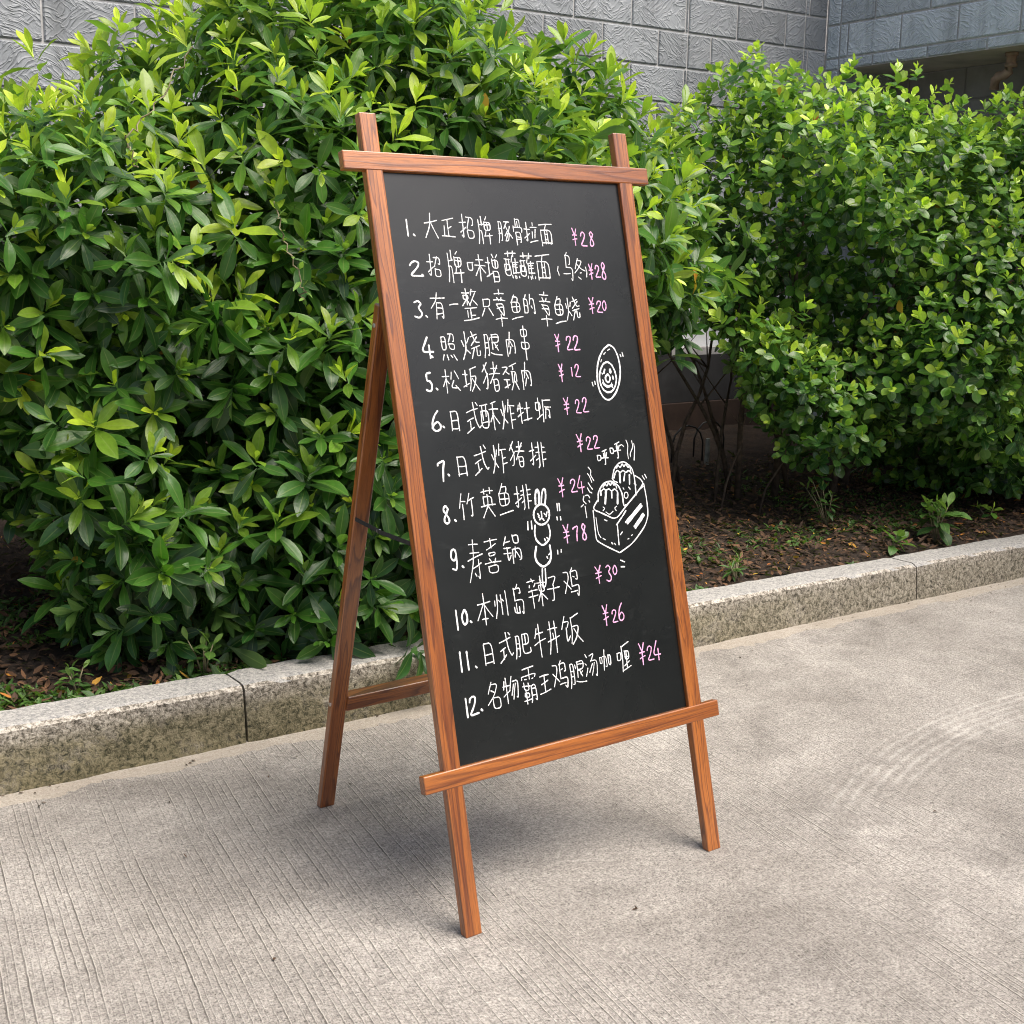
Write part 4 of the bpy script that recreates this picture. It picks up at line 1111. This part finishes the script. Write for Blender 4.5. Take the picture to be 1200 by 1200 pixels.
def sprout(name, label, cat, s, n, h, nst, nl, L, wid, seed, mat, group=None, tpl=TPL_LONG):
    r = np.random.default_rng(seed)
    M = KM @ Matrix.Translation((s, n, bedz(s, n)))
    rt = root(name, M, label=label, cat=cat, group=group)
    bm = bmesh.new(); parts = []
    for i in range(nst):
        a = r.uniform(0, 6.28); lean = r.uniform(0.15, 0.75)
        hh = h * r.uniform(0.6, 1.0)
        tip = Vector((math.cos(a) * lean * hh, math.sin(a) * lean * hh, hh))
        pts = [Vector((0, 0, -0.01)), tip * 0.5 + Vector((0, 0, hh * 0.08)), tip]
        add_tube(bm, pts, [0.003, 0.0025, 0.0015], 5)
        parts.append(rosettes(np.array([tip]), np.array([tip.normalized()]), r, nleaf=(nl, nl + 2), len_rng=(L * 0.8, L * 1.15), wid=wid, th_rng=(0.4, 1.5), stem=hh * 0.5, curl_rng=(0.2, 0.8), gravity=0.2, young_len=0.6))
    arr = [np.concatenate(k) for k in zip(*parts)]
    put('leaves', leaves_mesh('leaves', tpl, *arr[:5], arr[5], arr[6], arr[7]), mat, M, rt)
    put('stem', bm_mesh(bm, 'stem', True), M_TWIG, M, rt)
    return rt
sprout('leafy_sprout', 'broad leaved green sprout growing against the far kerb stone', 'plant', 2.42, 0.24, 0.17, 6, 5, 0.10, 0.46, 3, M_LEAF_C)
sprout('leafy_sprout', 'small two stemmed seedling low beside the joint of the pale kerb stones', 'plant', 2.10, 0.22, 0.07, 3, 4, 0.075, 0.42, 4, M_LEAF_C)
sprout('leafy_sprout', 'bright yellow green seedling at the right end of the bed', 'plant', 3.05, 0.42, 0.10, 2, 5, 0.06, 0.5, 8, M_LEAF_B)
sprout('fern_tuft', 'feathery upright weed tuft behind the kerb right of the easel', 'plant', 1.18, 0.20, 0.09, 7, 8, 0.045, 0.16, 6, M_LEAF_C)
sprout('fern_tuft', 'thin dark weed standing deep in shade under the round leaved shrub', 'plant', 2.15, 0.62, 0.22, 5, 7, 0.06, 0.25, 12, M_LEAF_C)
sprout('leafy_sprout', 'drooping seedling at the back edge of the stained kerb stone', 'plant', -0.95, 0.20, 0.12, 4, 4, 0.075, 0.38, 9, M_LEAF_C)
sprout('leafy_sprout', 'low seedling left of the first shrub near the kerb', 'plant', -1.30, 0.26, 0.08, 4, 4, 0.05, 0.4, 10, M_LEAF_C)

# wire edging hoops and a stake in the dark gap under the shrubs
for s, n, lab in ((2.40, 1.85, 'black wire edging hoop nearest the easel in the dark gap'), (2.62, 1.92, 'black wire edging hoop farther right under the round leaved shrub')):
    bm = bmesh.new()
    add_tube(bm, [(-0.11, 0, -0.02), (-0.11, 0, 0.10), (-0.09, 0, 0.15), (-0.05, 0, 0.185), (0, 0, 0.197), (0.05, 0, 0.185), (0.09, 0, 0.15), (0.11, 0, 0.10), (0.11, 0, -0.02)], 0.005, 7)
    tag(put('wire_hoop', bm_mesh(bm, 'wire_hoop', True), M_STEEL, KM @ Matrix.Translation((s, n, bedz(s, n)))), lab, 'edging hoop', 'wire edging hoops')
bm = bmesh.new()
add_tube(bm, [(0, 0, -0.03), (0.004, 0, 0.08), (0.004, 0, 0.14)], [0.014, 0.014, 0.012], 8)
tag(put('stake', bm_mesh(bm, 'stake'), M_STAKE, KM @ Matrix.Translation((2.45, 1.75, bedz(2.45, 1.75)))), 'short weathered white stake standing in the shaded bed', 'stake')

# crumbs of leaf and twig blown against the foot of the kerb and over the yard
r5 = np.random.default_rng(77); n5 = 150
s5 = r5.uniform(-1.9, 3.2, n5); y5 = np.where(r5.uniform(0, 1, n5) < 0.7, -0.02 - r5.exponential(0.05, n5), -r5.uniform(0.05, 1.8, n5))
a5 = r5.uniform(0, 6.28, n5)
d5 = norm(np.stack([np.cos(a5), np.sin(a5), r5.uniform(-.05, .15, n5)], -1)); u5 = np.stack([np.zeros(n5), np.zeros(n5), np.ones(n5)], -1)
u5 = norm(u5 - d5 * (u5 * d5).sum(-1, keepdims=True))
l5 = r5.uniform(0.005, 0.016, n5)
cr5 = put('crumbs', leaves_mesh('crumbs', TPL_LITTER, np.stack([s5, y5, np.full(n5, 0.003)], -1), d5, u5, l5, l5 * r5.uniform(.2, .6, n5), r5.uniform(-.6, .9, n5), r5.uniform(.3, 1, n5), r5.uniform(0, 1, n5)), M_LITTER, KM)
tag(cr5, 'dry leaf crumbs scattered along the foot of the kerb', 'leaf crumbs', kind='stuff')
